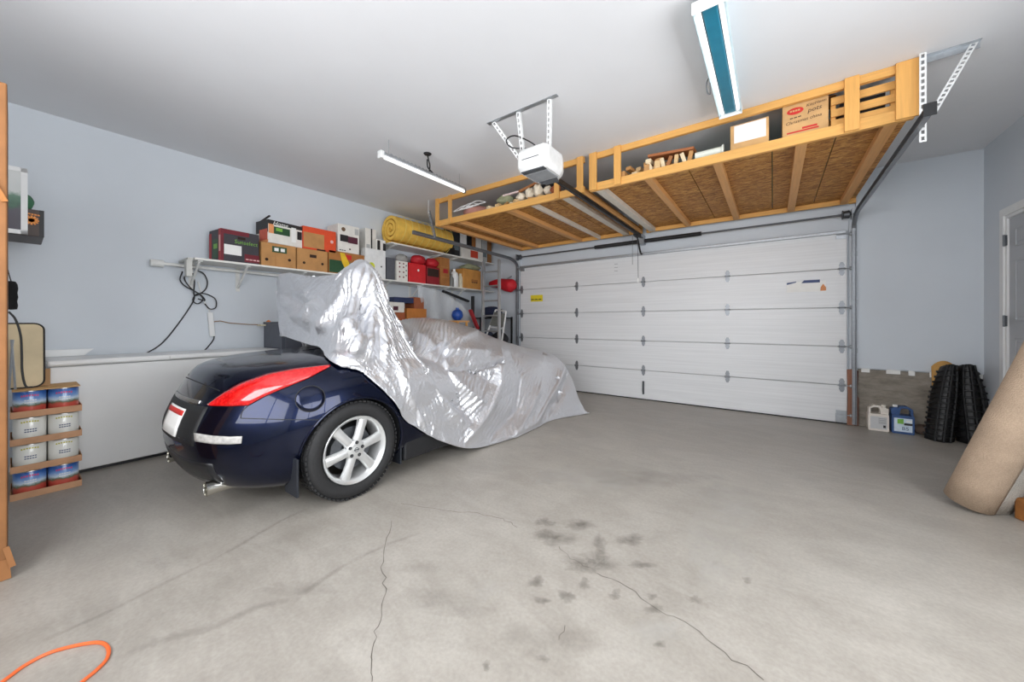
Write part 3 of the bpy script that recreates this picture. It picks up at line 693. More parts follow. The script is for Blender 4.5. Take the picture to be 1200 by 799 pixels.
# kitchen pots box
a, b = xf(917), xf(972); zt = ZG+0.305
c_ = carton('cardboard_box', 'cardboard box with handwriting and red oval mark on rack', a, b, ya-0.01, ya+0.35, ZG, zt-0.02, CARDL)
fl = MB(); fl.beam((a+0.18, ya+0.33, zt+0.0), (a+0.18, ya+0.06, zt-0.018), 0.34, 0.006); fl.build('flap', CARDD, c_)
o = MB(); o.lathe([(0.0,0.0),(1.0,0.0)], (0,0,0), 'y', 24, cap=False); o.v = [Vector((a+0.085+p.x*0.055, ya-0.0125, zt-0.095+p.z*0.028)) for p in o.v]; o.build('oval_mark', RED, c_)
dashes((a+0.05, ya-0.0125, zt-0.10), (1,0,0), (0,0,1), .07, .014, 4, CARDL, c_)
lettering('KitcHenn', (a+0.155, ya-0.0105, zt-0.085), (1,0,0.06), (0,0,1), 0.033, SHARP, c_, shear=0.2)
lettering('pots', (a+0.165, ya-0.0105, zt-0.135), (1,0,0.1), (0,0,1), 0.05, SHARP, c_, shear=0.2)
lettering('Christmas china', (a+0.02, ya-0.0105, zt-0.20), (1,0,0.06), (0,0,1), 0.036, SHARP, c_, shear=0.2)
dashes((a+0.05, ya-0.0105, zt-0.155), (1,0,.05), (0,0,1), .08, .008, 3, SHARP, c_)
BX('print_band', RED, a+0.03, b-0.06, ya-0.0115, ya-0.0095, ZG+0.03, ZG+0.042, c_)
BX('print_band', RED, a+0.13, b-0.07, ya-0.0115, ya-0.0095, ZG+0.048, ZG+0.064, c_)
# wooden crate between the last two posts
a, b = xf(975), xf(1054); cr = thing('wooden_crate', 'slatted wooden crate at the bare wall end of rack', 'crate', ((a+b)/2, ya+0.2, ZG))
for z0 in (0.0, 0.085, 0.18):
    BX('slat', PINE_X, a, b, ya, ya+0.018, ZG+z0+0.002, ZG+z0+0.062, cr, 0.002); BX('slat', PINE_X, a, b, ya+0.42, ya+0.438, ZG+z0+0.002, ZG+z0+0.062, cr, 0.002)
for xx in (a, b-0.03):
    for yy in (ya+0.0185, ya+0.39): BX('corner_post', PINE_Z, xx, xx+0.03, yy, yy+0.03, ZG, ZG+0.245, cr)
BX('crate_floor', PINE_X, a, b, ya+0.0185, ya+0.4195, ZG+0.0, ZG+0.012, cr)
BX('black_case', BLACK, a+0.06, b-0.05, ya+0.06, ya+0.35, ZG+0.0125, ZG+0.20); tag(bpy.data.objects['black_case'], 'black case lying inside the slatted wooden crate', 'case')
# left rack heap: pinkish blanket, white hangers, scraps, black bag
def lump(name, c, size, mat, label, cat, seed=0, rough=0.25, group=None, flat=True, n=(20, 12)):
    rnd = random.Random(seed); ph = [rnd.uniform(0, 6.28) for _ in range(8)]; m = MB(); L = []
    for i in range(n[1]+1):
        t = i/n[1]; row = []
        for j in range(n[0]+1):
            a = 2*math.pi*j/n[0]; b_ = math.pi*(t-0.5); rr = 1+rough*(0.4*math.sin(3*a+ph[0]+2*b_)+0.3*math.sin(5*a+ph[1]-3*b_)+0.3*math.sin(2*a+ph[2]+4*b_))*math.cos(b_)
            x = math.cos(b_)**0.7*math.cos(a)*rr if math.cos(b_) > 1e-6 else 0; y = math.cos(b_)**0.7*math.sin(a)*rr if math.cos(b_) > 1e-6 else 0; z = math.sin(b_)
            row.append(Vector((c[0]+x*size[0]/2, c[1]+y*size[1]/2, c[2]+max(0, (z+1)/2*size[2]*(1+rough*0.3*math.sin(4*a+ph[4]))))))
        L.append(row)
    m.grid(L); o = m.build(name, mat, smooth='all'); return tag(o, label, cat, group)
ly = YR0+0.22
PINK = plain('pinkish_fabric', (176, 124, 112), 0.85, 0, 0.15, 9)
lump('folded_blanket', ((xf(528)+xf(566))/2, ly, ZD+0.001), (0.44, 0.32, 0.15), PINK, 'dusty pink folded blanket on the rack near the wall shelves', 'blanket', 3, 0.15)
for i in range(3):
    x0 = xf(531)+i*0.12; m = MB(); zz = ZD+0.16+0.01*i
    m.tube([tuple(p) for p in catmull([(x0-.05, ly-.16, zz-0.05), (x0+.12, ly-.12, zz+0.02), (x0+.24, ly-.06, zz-0.0), (x0+.30, ly-.14, zz-0.04)], 12)], 0.006, 6)
    m.tube([(x0-.05, ly-.16, zz-0.05), (x0+.30, ly-.14, zz-0.04)], 0.006, 6)
    tag(m.build('plastic_hanger', WHITEP), 'white plastic hanger lying on the pink blanket', 'hanger', 'hangers on the pink blanket')
lump('cardboard_scrap', ((xf(560)+xf(575))/2, ly+0.2, ZD+0.001), (0.3, 0.2, 0.17), CARD, 'crumpled brown packing paper behind the pink blanket', 'packing paper', 5, 0.3)
random.seed(5)
for i in range(9):
    t = i/8; xx = xf(573)+(xf(640)-xf(573))*t; k = (3, 0, 1, 3, 0, 3, 1, 0, 3)[i]
    offcut((xx, YR0+0.13+0.05*(i % 3), ZD+0.001), (random.uniform(0.14, 0.3), 0.07, 0.05+0.015*(i % 3)), random.uniform(0.3, 1.5), 0, OFFW[k], '%s wood offcut in the heap beneath the leaning stick' % cols[k], 'offcuts on the open rack')
OLIVE = plain('olive_cloth', (138, 140, 110), 0.9, 0, 0.2, 12)
lump('cloth_bundle', (xf(584), YR0+0.15, ZD+0.06), (0.24, 0.18, 0.13), OLIVE, 'olive cloth bundle among the wood scraps', 'cloth', 8, 0.3)
CREAM = plain('cream_paper', (226, 214, 192), 0.8, 0, 0.12, 20)
for i, (px, hh, wh) in enumerate(((605, .10, 'beside the olive cloth bundle'), (615, .13, 'at the foot of the leaning stick'), (625, .15, 'in front of the black bag'), (637, .10, 'beside the rust coloured rag'))):
    lump('paper_wad', (xf(px), YR0+0.12, ZD+0.05), (0.11, 0.14, hh), CREAM, 'crumpled cream paper wad '+wh, 'paper', 30+i, 0.35, 'paper wads on the rack')
lump('black_bag', (xf(631), YR0+0.28, ZD+0.001), (0.30, 0.24, 0.25), plain('black_bag', (24, 24, 26), 0.35), 'black plastic bag behind the cream paper wads', 'bag', 12, 0.3)
m = MB(); m.beam((xf(603), YR0+0.10, ZD+0.17), (xf(626), YR0+0.16, ZD+0.265), 0.03, 0.03); tag(m.build('wooden_stick', OFFW[2]), 'reddish stick leaning on the black bag', 'stick')
m = MB(); m.beam((xf(585), YR0+0.09, ZD+0.165), (xf(603), YR0+0.1, ZD+0.175), 0.03, 0.02); tag(m.build('white_stick', plain('pale_pink', (222, 200, 196), .6)), 'short whitish stick lying over the olive cloth bundle', 'stick')
lump('red_white_wad', (xf(646), YR0+0.12, ZD+0.01), (0.12, 0.14, 0.13), plain('rust_fabric', (176, 96, 60), .8, 0, .4, 18), 'rust coloured rag beside the rack post', 'rag', 44, 0.4)
# ================================================================== WALL SHELVES
SHM = plain('white_shelf_board', (228, 226, 220), 0.5, 0, 0.04, 6); SBR = plain('white_bracket', (222, 222, 218), 0.45)
SX = -4.87; Z1 = 1.955; Z2 = 2.553
def wshelf(z, y0, y1, label, brk, joints=(), drop=.30):
    r = thing('wall_shelf', label, 'wall shelf', ((XL+SX)/2, (y0+y1)/2, z-0.03))
    ys = [y0]+list(joints)+[y1]
    for a, b in zip(ys[:-1], ys[1:]): BX('shelf_board', SHM, XL+0.012, SX, a+0.001, b-0.001, z-0.022, z, r, 0.003)
    for y in brk:
        m = MB(); m.box(XL+0.0005, XL+0.012, y-0.02, y+0.02, z-drop, z-0.0225); m.box(XL+0.012, SX-0.04, y-0.02, y+0.02, z-0.034, z-0.0225)
        m.beam((XL+0.012, y, z-drop+.04), (SX-0.09, y, z-0.035), 0.02, 0.014); m.build('bracket', SBR, r)
    return r
def ys(px, X=SX): return AX(px, 300, X).y
SH1 = wshelf(Z1, ys(228), 6.08, 'long white lower wall shelf crowded with boxes', [ys(229)+0.05, ys(293), ys(360), 3.0, 3.5, 4.15, 4.75, 5.2], [3.0])
SH2 = wshelf(Z2, ys(459), 6.08, 'white upper wall shelf carrying the yellow foam roll', [3.6, 4.6, 5.0], [4.66], .12)
# light bracket end at the near end of the lower shelf
e = MB(); y0 = ys(228); e.box(XL+0.02, SX-0.02, y0-0.05, y0-0.004, Z1-0.03, Z1-0.005); e.box(SX-0.10, SX-0.02, y0-0.06, y0-0.012, Z1-0.20, Z1-0.03); e.build('end_bracket', plain('grey_white_metal', (196, 196, 190), .5), SH1, bevel=0.004)
m = MB(); xx = XL+0.06; pa = AX(190, 309, xx); pb = AX(330, 325, xx)
m.tube([(xx, pa.y, pa.z), (xx, 3.4, pa.z-0.012)], 0.018, 10); m.cyl((xx, pa.y-0.09, pa.z), (xx, pa.y+0.01, pa.z), 0.038, 12)
for y in (pa.y+0.3, pa.y+1.3): m.box(XL+0.0005, xx, y-0.02, y+0.02, pa.z-0.02, pa.z+0.02)
tag(m.build('curtain_rail', SBR, smooth=True), 'white wall rail with round end cap under the lower shelf', 'rail')
# --- boxes
def sbox(name, label, p0, p1, ytop, z0, mat, depth=0.30, xfr=-4.90, ptop=None, group=None, cat='box'):
    a, b = ys(p0, xfr), ys(p1, xfr); zt = AX((p0+p1)/2 if ptop is None else ptop, ytop, xfr).z
    r = thing(name, label, cat, (xfr-depth/2, (a+b)/2, z0), group); BX('carton_body', mat, xfr-depth, xfr, a+0.002, b-0.002, z0, zt, r, 0.004)
    r['_g'] = (a, b, z0, zt, xfr, depth); return r
def face(r, u0, u1, v0, v1, mat, name='print', out=0.002):
    a, b, z0, zt, X, d = r['_g']; return BX(name, mat, X-0.0005, X+out, a+(b-a)*u0, a+(b-a)*u1, z0+(zt-z0)*v0, z0+(zt-z0)*v1, r)
def endface(r, u0, u1, v0, v1, mat, name='print', out=0.002):
    a, b, z0, zt, X, d = r['_g']; return BX(name, mat, X-d*u1, X-d*u0, a-out+0.002, a+0.003, z0+(zt-z0)*v0, z0+(zt-z0)*v1, r)
def holes(r, pts, rad=0.016, mat=None):
    a, b, z0, zt, X, d = r['_g']
    for u, v in pts: MB().cyl((X-0.001, a+(b-a)*u, z0+(zt-z0)*v), (X+0.0015, a+(b-a)*u, z0+(zt-z0)*v), rad, 12).build('hand_hole', mat or plain('hole_dark', (48, 30, 22), .9), r)
def ftext(r, t, u, v, s, mat, shear=0.0):
    a, b, z0, zt, X, d = r['_g']; return lettering(t, (X+0.001, a+(b-a)*u, z0+(zt-z0)*v), (0,1,0), (0,0,1), s, mat, r, shear=shear, out=0.002)
DKC = plain('charcoal_carton', (58, 56, 62), 0.55); MAR = plain('maroon_print', (112, 26, 40), 0.5); CRED = plain('crimson_print', (168, 34, 40), 0.5)
GRN = plain('green_print', (120, 176, 70), 0.5); DGRN = plain('dark_green_print', (34, 74, 44), 0.5); PKP = plain('pink_print', (226, 180, 176), .5)
b1 = sbox('fruit_carton', 'charcoal and maroon fruit carton at the near end of lower shelf', 256, 303, 271, Z1, DKC, 0.29)
face(b1, 0.0, 0.07, 0, 1, MAR); face(b1, 0.07, 0.72, 0.86, 1.0, MAR); face(b1, 0.60, 1.0, 0.05, 0.30, MAR); face(b1, .08, .52, .22, .53, PAPER, 'label')
face(b1, 0.42, 0.62, 0.74, 0.82, plain('hole_dark', (48, 30, 22), .9), 'hand_hole')
ftext(b1, 'Sunselect', .33, .60, .062, GRN, .1); dashes((b1['_g'][4]+.002, b1['_g'][0]+(b1['_g'][1]-b1['_g'][0])*.63, Z1+.04), (0,1,0), (0,0,1), .15, .014, 4, PKP, b1)
endface(b1, 0.0, 0.2, 0.0, 1.0, CRED); endface(b1, 0.8, 1.0, 0.0, 0.9, CRED); endface(b1, 0.25, 0.7, 0.1, 0.7, DGRN); endface(b1, 0.3, 0.6, 0.4, 0.55, GRN, out=0.003); endface(b1, 0.04, 0.15, 0.3, 0.8, PKP, out=0.003)
b1.rotation_euler.z = .10
b2 = sbox('fruit_carton', 'brown carton with green window label under the top fruit carton', 306, 347, 286, Z1, CARD, 0.33); face(b2, .30, .72, .62, .88, DGRN); face(b2, .36, .48, .68, .82, PAPER, 'label', .003); face(b2, .54, .66, .68, .82, PAPER, 'label', .003); holes(b2, [(.15, .28), (.8, .36)], .018); face(b2, .395, .40, 0, 1, CARDD, 'seam')
b3 = sbox('fruit_carton', 'plain brown carton with three hand holes on lower shelf', 348, 384, 292.5, Z1, CARD, 0.33); holes(b3, [(.22, .34), (.82, .38)], .017); face(b3, .40, .62, .62, .76, plain('hole_dark', (48, 30, 22), .9), 'hand_hole')
ZU = b1['_g'][3]+0.001; ZU2 = b2['_g'][3]+0.001
b4 = sbox('fruit_carton', 'black white and orange printed carton stacked atop brown cartons', 311, 354, 261, ZU2, plain('white_carton', (224, 220, 212), .6, 0, .06), 0.27)
face(b4, 0, 1, .82, 1, plain('black_print', (34, 32, 34), .5)); face(b4, 0.02, .16, .42, .82, plain('peach_print', (226, 150, 96), .5)); face(b4, .16, .62, .42, .74, DGRN); face(b4, .22, .40, .56, .70, GRN, out=.003); face(b4, .84, .98, .36, .74, plain('black_print', (34, 32, 34), .5)); face(b4, .66, .8, .2, .86, PAPER, 'label', .003)
ftext(b4, 'Home', .12, .80, .07, PAPER, .4)
endface(b4, 0, 1, 0.45, 1, plain('black_print', (34, 32, 34), .5)); endface(b4, 0.05, 0.7, 0.12, .6, plain('coral_print', (200, 92, 70), .6), out=.003); endface(b4, 0.0, 1.0, 0.0, .12, plain('peach_print', (226, 150, 96), .5))
m = MB(); a, b, z0, zt, X, d = b4['_g']; m.beam((X-d+.03, a+.03, zt), (X-.02, a+.03, zt+.05), .02, .012); m.beam((X-d+.04, a+.06, zt+.005), (X-d+.04, a+.3, zt+.03), .05, .03); m.build('torn_flap', plain('black_print', (34, 32, 34), .5), b4)
b4.rotation_euler.z = .12
ORGC = plain('orange_carton', (214, 74, 34), .55)
b5 = sbox('fruit_carton', 'bright orange red carton with plain cardboard window', 355, 394, 268, b3['_g'][3]+.001, ORGC, 0.30); face(b5, .02, .62, .08, .74, CARD, out=.002); holes(b5, [(.12, .42), (.47, .62)], .012); face(b5, .40, .66, .0, .07, plain('hole_dark', (48, 30, 22), .9), 'hand_hole', .003); holes(b5, [(.86, .5)], .022, PKP)
b6 = sbox('banana_carton', 'green and brown banana carton partly hidden by the cover', 385, 427, 296, Z1, CARDD, 0.33)
face(b6, .02, .45, .05, .6, DGRN); face(b6, .5, .8, .1, .55, DGRN); m = MB(); a, b, z0, zt, X, d = b6['_g']
m.prism([(.3,.95),(.42,.95),(.66,.2),(.5,.1),(.36,.5)], lambda p, q, e_: Vector((e_, a+(b-a)*p, z0+(zt-z0)*q)), X, X+.004); m.build('banana_print', plain('banana_yellow', (224, 184, 40), .5), b6); face(b6, .42, .62, .68, .9, RED, out=.003)
WC = plain('white_carton', (224, 220, 212), .6, 0, .06)
b7 = sbox('printed_carton', 'white carton with dark pictures stacked above banana carton', 396, 421, 264, b6['_g'][3]+.001, WC, 0.30); face(b7, .1, .46, .38, .62, plain('black_print', (34, 32, 34), .5)); face(b7, .46, .92, .36, .6, plain('plum_print', (84, 36, 52), .5)); holes(b7, [(.25, .82)], .03, plain('umber_print', (110, 84, 60), .5)); holes(b7, [(.55, .14)], .012); face(b7, .78, .96, .7, .92, plain('pale_grey_print', (180, 180, 178), .5)); dashes((b7['_g'][4], b7['_g'][0]+.02, b7['_g'][2]+.02), (0,1,0), (0,0,1), .1, .012, 3, INK, b7)
b8 = sbox('printed_carton', 'white carton with dark tape stripe beside the pictured carton', 428, 441, 268, Z1, WC, 0.22, -5.02); face(b8, .5, .62, .35, 1, plain('black_print', (34, 32, 34), .5)); face(b8, .1, .42, .45, .68, plain('pale_grey_print', (180, 180, 178), .5)); face(b8, .1, .9, .2, .36, plain('slate_print', (92, 92, 98), .5))
b9 = sbox('tall_white_box', 'tall white box with yellow green round sticker', 428, 452, 292, Z1, plain('offwhite_carton', (226, 226, 224), .55), 0.12, -4.885); holes(b9, [(.30, .40)], .055, plain('lime_sticker', (206, 212, 60), .5)); holes(b9, [(.78, .42)], .013)
b8.location.z += 0; 
for o in b8.children: pass
b10 = sbox('dark_box', 'dark grey box standing beside the tall white box', 453, 463, 302, Z1, plain('slate_box', (86, 88, 94), .5), 0.25, -4.90)
b10b = sbox('small_carton', 'small black and white carton atop the tall white box', 441, 452, 281, b9['_g'][3]+.001, WC, 0.11, -4.89); face(b10b, .1, .4, .0, .9, plain('black_print', (34, 32, 34), .5)); face(b10b, .7, 1, .0, .7, plain('black_print', (34, 32, 34), .5))
b11 = sbox('dotted_box', 'white box printed with dark dots on lower shelf', 465, 478, 306, Z1, WC, 0.22, -4.885)
holes(b11, [(u, v) for u in (.25, .6) for v in (.2, .45, .7, .88)], .014, plain('maroon_print', (112, 26, 40), .5)); holes(b11, [(.85, v) for v in (.3, .55, .8)], .012, INK)
REDB = plain('red_box', (206, 36, 42), .4)
b12 = sbox('red_box', 'bright red box with small white mark on lower shelf', 479, 499, 309, Z1, REDB, 0.3, -4.885); holes(b12, [(.55, .66)], .02, PAPER)
b13 = sbox('red_crate', 'dark red plastic crate with black opening beside the red box', 500, 515, 313, Z1, plain('dark_red_plastic', (140, 24, 34), .45), 0.3, -4.885); face(b13, .06, .94, .45, .9, plain('hole_dark', (48, 30, 22), .9), 'opening')
for i, (px, zz, lb_) in enumerate(((490, b12['_g'][3], 'glossy red bag lying on top of the bright red box'), (505.5, b13['_g'][3], 'glossy red bag lying on top of the dark red crate'))):
    lump('red_bag', (-5.0, ys(px, -5.0), zz+.001), (.24, .28, .17), plain('red_fabric', (178, 22, 34), .6), lb_, 'bag', 60+i, .12, 'red bags on the lower shelf')
lump('grey_bag', (-5.0, ys(471, -5.0), b11['_g'][3]+.001), (.16, .22, .13), plain('grey_fabric', (150, 148, 144), .8), 'grey cloth bag resting on the dotted box', 'bag', 66, .25)
b14 = sbox('stacked_carton', 'tall brown carton column with red prints under upper shelf', 516, 527, 302, Z1, CARDD, 0.28, -4.885); face(b14, .3, .8, .45, .6, CRED); face(b14, 0, 1, .30, .31, CARD, 'seam'); face(b14, 0, 1, .66, .67, CARD, 'seam')
m = MB(); yy = ys(533, -4.95); m.lathe([(0.075,0),(0.085,.02),(0.085,.22),(.07,.28),(.03,.31),(.03,.35),(.0,.35)], (-4.97, yy, Z1), 'z', 16); o = m.build('white_jug', WHITEP, smooth=True); tag(o, 'white plastic jug beside the tan carton on lower shelf', 'jug')
m = MB(); yy = ys(528, -4.95); m.lathe([(0.05,0),(0.05,.16),(.02,.2),(.02,.25),(.0,.25)], (-4.93, yy, Z1), 'z', 14); tag(m.build('grey_bottle', plain('grey_plastic', (120, 122, 120), .4), smooth=True), 'small grey bottle next to the white jug', 'bottle')
m = MB(); yy = ys(539.5, -4.95); m.lathe([(0.05,0),(0.05,.2),(.03,.24),(.03,.28),(.0,.28)], (-4.95, yy, Z1), 'z', 14); tag(m.build('pale_bottle', plain('beige_plastic', (206, 196, 172), .4), smooth=True), 'beige bottle between the jug and the tan carton', 'bottle')
b15 = sbox('cardboard_box', 'tan cardboard box at the door end of lower shelf', 543, 563.5, 316, Z1, cardboard('tan_cardboard', (202, 142, 70)), 0.32, -4.885); face(b15, .45, .8, .35, .5, CARDD); dashes((b15['_g'][4]+.002, b15['_g'][0]+(b15['_g'][1]-b15['_g'][0])*.46, Z1+.12), (0,1,0), (0,0,1), .18, .02, 3, SHARP, b15)
lump('olive_bag', (-5.0, ys(552, -5.0), b15['_g'][3]+.001), (.3, .5, .12), OLIVE, 'olive cloth lying on top of the tan carton', 'cloth', 71, .3)
# --- upper shelf: yellow foam roll
def spiral_roll():
    r = thing('foam_roll', 'thick yellow foam roll tied with string on upper shelf', 'foam roll', (-5.0, 4.1, Z2))
    yA, yB = ys(459, -4.95)+0.02, ys(526, -4.95); cz = Z2+.245; cx = -5.015; n = 90; th = 0.065
    outer = []; inner = []
    for i in range(n+1):
        t = i/n; a = -1.9-t*2.75*2*math.pi; rad = 0.245-0.19*t
        outer.append((cx+rad*math.cos(a), cz+rad*math.sin(a))); rr = max(.004, rad-th*.78); inner.append((cx+rr*math.cos(a), cz+rr*math.sin(a)))
    m = MB(); L = []
    for y in (yA, yB): L.append([Vector((p[0], y, p[1])) for p in outer])
    m.grid(L); m.grid([[Vector((p[0], y, p[1])) for p in inner] for y in (yA, yB)])
    for y in (yA, yB): m.grid([[Vector((p[0], y, p[1])) for p in outer], [Vector((p[0], y, p[1])) for p in inner]])
    m.grid([[Vector((outer[0][0], y, outer[0][1])), Vector((inner[0][0], y, inner[0][1]))] for y in (yA, yB)])
    m.build('foam', plain('yellow_foam', (238, 192, 86), .85, 0, .12, 10, .2), r, smooth=True)
    # little folded centre
    for k in range(9):
        y = yA+.12+(yB-yA-.2)*k/8; P = [(cx+.249*math.cos(a_), y+.03*math.sin(a_), cz+.249*math.sin(a_)) for a_ in [2*math.pi*i/28 for i in range(28)]]
        MB().tube(P, .0035, 5, True).build('string', plain('yellow_string', (236, 214, 120), .7), r)
    return r
spiral_roll()
# other things on the upper shelf
ub = [(531, 539, 264, 'dark_bin', 'dark glass jar like bin beside the foam roll', plain('dark_bin', (44, 46, 48), .3)), (540, 547, 268, 'white_tub', 'white tub on the upper shelf', WHITEP), (548.5, 553, 272, 'dark_case', 'narrow dark case between white tub and brown book box', BLACK),
      (553.5, 557.5, 274, 'brown_case', 'narrow brown case on the upper shelf', CARDD), (558, 564, 275, 'white_carton', 'narrow white carton on the upper shelf', WC), (565, 571, 277, 'grey_carton', 'grey and white carton near the upper shelf end', plain('pale_grey_print', (180, 180, 178), .5))]
for p0, p1, yt, nm, lb_, mt in ub:
    r_ = sbox(nm, lb_, p0, p1, yt, Z2, mt, .26, -4.93); face(r_, .15, .85, .2, .42, plain('teal_grey_print', (110, 122, 128), .5), 'label')
r_ = sbox('flat_carton', 'flat white and red carton lying along the upper shelf front', 541, 566, 291, Z2, WC, .035, -4.885); face(r_, .4, .75, .15, .8, plain('orange_red_print', (206, 70, 44), .5)); 
r_ = sbox('black_pouch', 'black pouch hanging over the upper shelf edge by foam roll', 527, 533, 290, Z2, BLACK, .1, -4.875)
r_ = sbox('wooden_box', 'low wooden box at the door end of upper shelf', 571.5, 576, 282, Z2, wood('box_brown', (150, 100, 50), 'y'), .3, -4.93)
# ================================================================== THE CAR
CX, CY = -3.32, 1.455          # middle of the rear axle on the floor
car = thing('sports_car', 'dark blue two door sports car half hidden under silver cover', 'car', (CX, CY, 0))
def car_paint():
    m, nt, b = nt_new('midnight_blue_paint'); v = coords(nt); n = noise(nt, v, 900, 1)
    c = ramp(nt, n, [(0.35, lin(2, 7, 24)), (0.75, lin(7, 25, 66))]); nt.links.new(c, b.inputs['Base Color'])
    b.inputs['Metallic'].default_value = 0.85; b.inputs['Roughness'].default_value = 0.26
    b.inputs['Coat Weight'].default_value = 0.55; b.inputs['Coat Roughness'].default_value = 0.03; return m
PAINT = car_paint(); DARKP = plain('dark_underbody', (18, 19, 21), 0.6)
# levels: height, half width, rear end (local y), exponent of the plan corner
LV = [(0.19,.76,-.60,2.6),(0.205,.83,-.70,2.7),(0.25,.865,-.765,2.7),(0.34,.885,-.81,2.7),(0.44,.895,-.835,2.7),(0.53,.90,-.84,2.7),(0.60,.902,-.825,2.7),(0.67,.900,-.80,2.65),
      (0.74,.890,-.77,2.6),(0.80,.872,-.74,2.6),(0.86,.845,-.71,2.55),(0.905,.81,-.685,2.5),(0.94,.765,-.655,2.5),(0.965,.70,-.61,2.5),(0.982,.60,-.54,2.4),(0.992,.48,-.45,2.3),(0.998,.34,-.34,2.2),(1.0,.18,-.2,2.0),(1.0,.03,-.05,2.0)]
YC = 0.10                     # where the rear corner begins
NQ = 22
def body_outline(z, hw, yr, n):
    pts = []
    fronts = [2.9, 2.4, 1.9, 1.4, 1.0, 0.7, 0.5, 0.34, 0.22]
    if z > 0.9: fronts = [1.0]*3+[0.9, 0.75, 0.6, 0.46, 0.34, 0.22]
    elif z > 0.7: fronts = [1.9, 1.8, 1.6, 1.3, 1.0, 0.7, 0.5, 0.34, 0.22]
    for y in fronts:
        q = max(0, min(1, (y-.45)/.6)); q2 = max(0, min(1, (y-1.1)/.6)); pts.append((hw*(1-(.10 if z > .34 else .03)*q-.13*q2), y))
    for k in range(NQ+1):
        th = k/NQ*math.pi/2
        pts.append((hw*max(0, math.cos(th))**(2/n), YC-(YC-yr)*math.sin(th)**(2/n)))
    full = pts+[(-x, y) for x, y in reversed(pts[:-1])]
    return [(x, y, z-.28*max(0, min(1, (y-.55)/.7))*max(0, z-.55)/.45+0.055*max(0, min(1, (y+0.55)/1.0))*max(0, min(1, (z-0.78)/0.2))) for x, y in full]
rings = [body_outline(*l) for l in LV]
m = MB(); L = [[Vector((CX+x, CY+y, z)) for x, y, z in r] for r in rings]
m.grid(L, 0); nv = len(L[0])
m.f.append(tuple(range(nv-1, -1, -1))); m.m.append(1)
top = (len(L)-1)*nv; m.f.append(tuple(top+i for i in range(nv))); m.m.append(0)
fr_ = [i*nv for i in range(len(L))]+[i*nv+nv-1 for i in reversed(range(len(L)))]
m.f.append(tuple(fr_)); m.m.append(1)
body = m.build('body', [PAINT, DARKP], car, smooth=True)
WHOLE_V = [v.co.copy() for v in body.data.vertices]; WHOLE_F = [tuple(p.vertices) for p in body.data.polygons]   # body before the arches are cut
# wheel arches cut out
WR = 0.352
def arch(sx, y, r):
    c = MB(); x0, x1 = (CX+sx*0.55, CX+sx*1.1); c.cyl((x0, CY+y, WR-.005), (x1, CY+y, WR-.005), r, 48)
    o = c.build('cutter', [DARKP], car); return o
cuts = [arch(1, 0, .375), arch(-1, 0, .375), arch(1, 2.65, .37), arch(-1, 2.65, .37)]
for c in cuts[:2]:
    md = body.modifiers.new('arch', 'BOOLEAN'); md.operation = 'DIFFERENCE'; md.object = c; md.solver = 'EXACT'
    md.material_mode = 'TRANSFER'
bpy.context.view_layer.update()
dg = bpy.context.evaluated_depsgraph_get(); ne = bpy.data.meshes.new_from_object(body.evaluated_get(dg)); body.modifiers.clear(); body.data = ne; ne.name = 'body'
for p in ne.polygons: p.use_smooth = True
ne.set_sharp_from_angle(angle=math.radians(38))
for c in cuts: bpy.data.objects.remove(c)
print('body polys', len(ne.polygons), 'mats', [x.name if x else None for x in ne.materials])
wbv = BVHTree.FromPolygons([Vector((CX, CY, 0))+v for v in WHOLE_V], WHOLE_F)
bvh = BVHTree.FromPolygons([Vector(v.co)+Vector(car['_loc']) for v in ne.vertices], [tuple(p.vertices) for p in ne.polygons])
def hit(px, py):
    r = ray(px, py).normalized(); loc, nn, i, d = bvh.ray_cast(EYE, r)
    if loc is None: return None, None
    if nn.dot(r) > 0: nn = -nn
    return loc, nn
def patch(poly_top, poly_bot, name, mat, out=0.006, nu=26, nv=7, bulge=0.0, parent=None):
    """skin stretched between two pixel polylines, lying on the body"""
    def rs(P, n):
        P = np.array(P, float); d = np.r_[0, np.cumsum(np.linalg.norm(np.diff(P, axis=0), axis=1))]; t = np.linspace(0, d[-1], n); return np.c_[np.interp(t, d, P[:,0]), np.interp(t, d, P[:,1])]
    A, B = rs(poly_top, nu), rs(poly_bot, nu); G = []; ok = True
    for j in range(nv):
        row = []
        for i in range(nu):
            q = A[i]*(1-j/(nv-1))+B[i]*(j/(nv-1)); l, nn = hit(q[0], q[1])
            if l is None: ok = False; row.append(None); continue
            e = min(1, 4*min(i/(nu-1), 1-i/(nu-1))+.0)*min(1, 4*min(j/(nv-1), 1-j/(nv-1))); row.append(l+nn*(out*(.35+.65*e)+bulge*e))
        G.append(row)
    if not ok:
        print('patch miss', name, sum(p is None for r in G for p in r))
        for r in G:
            good = [p for p in r if p is not None]
            for i in range(nu):
                if r[i] is None: r[i] = (r[i-1] if i and r[i-1] is not None else (good[0] if good else Vector((0,0,0)))).copy()
    m = MB(); m.grid(G); o = m.build(name, mat, parent or car, smooth='all', fix=False)
    md = o.modifiers.new('solid', 'SOLIDIFY'); md.thickness = 0.008; md.offset = 0
    return o
def seam(pts, wd=0.0025, name='panel_gap', mat=None, out=0.0012):
    P = catmull([(a, b, 0) for a, b in pts], 40) if len(pts) > 2 else np.array([[pts[0][0]+(pts[1][0]-pts[0][0])*i/39, pts[0][1]+(pts[1][1]-pts[0][1])*i/39, 0] for i in range(40)]); L = []
    H = [hit(p[0], p[1]) for p in P]; H = [h for h in H if h[0] is not None]
    for i, (l, nn) in enumerate(H):
        d = (H[min(i+1, len(H)-1)][0]-H[max(i-1, 0)][0]).normalized(); s_ = d.cross(nn).normalized(); L.append([l+nn*out-s_*wd, l+nn*out+s_*wd])
    if len(L) > 2: return MB().grid(L).build(name, mat or DARKP, car, fix=False)
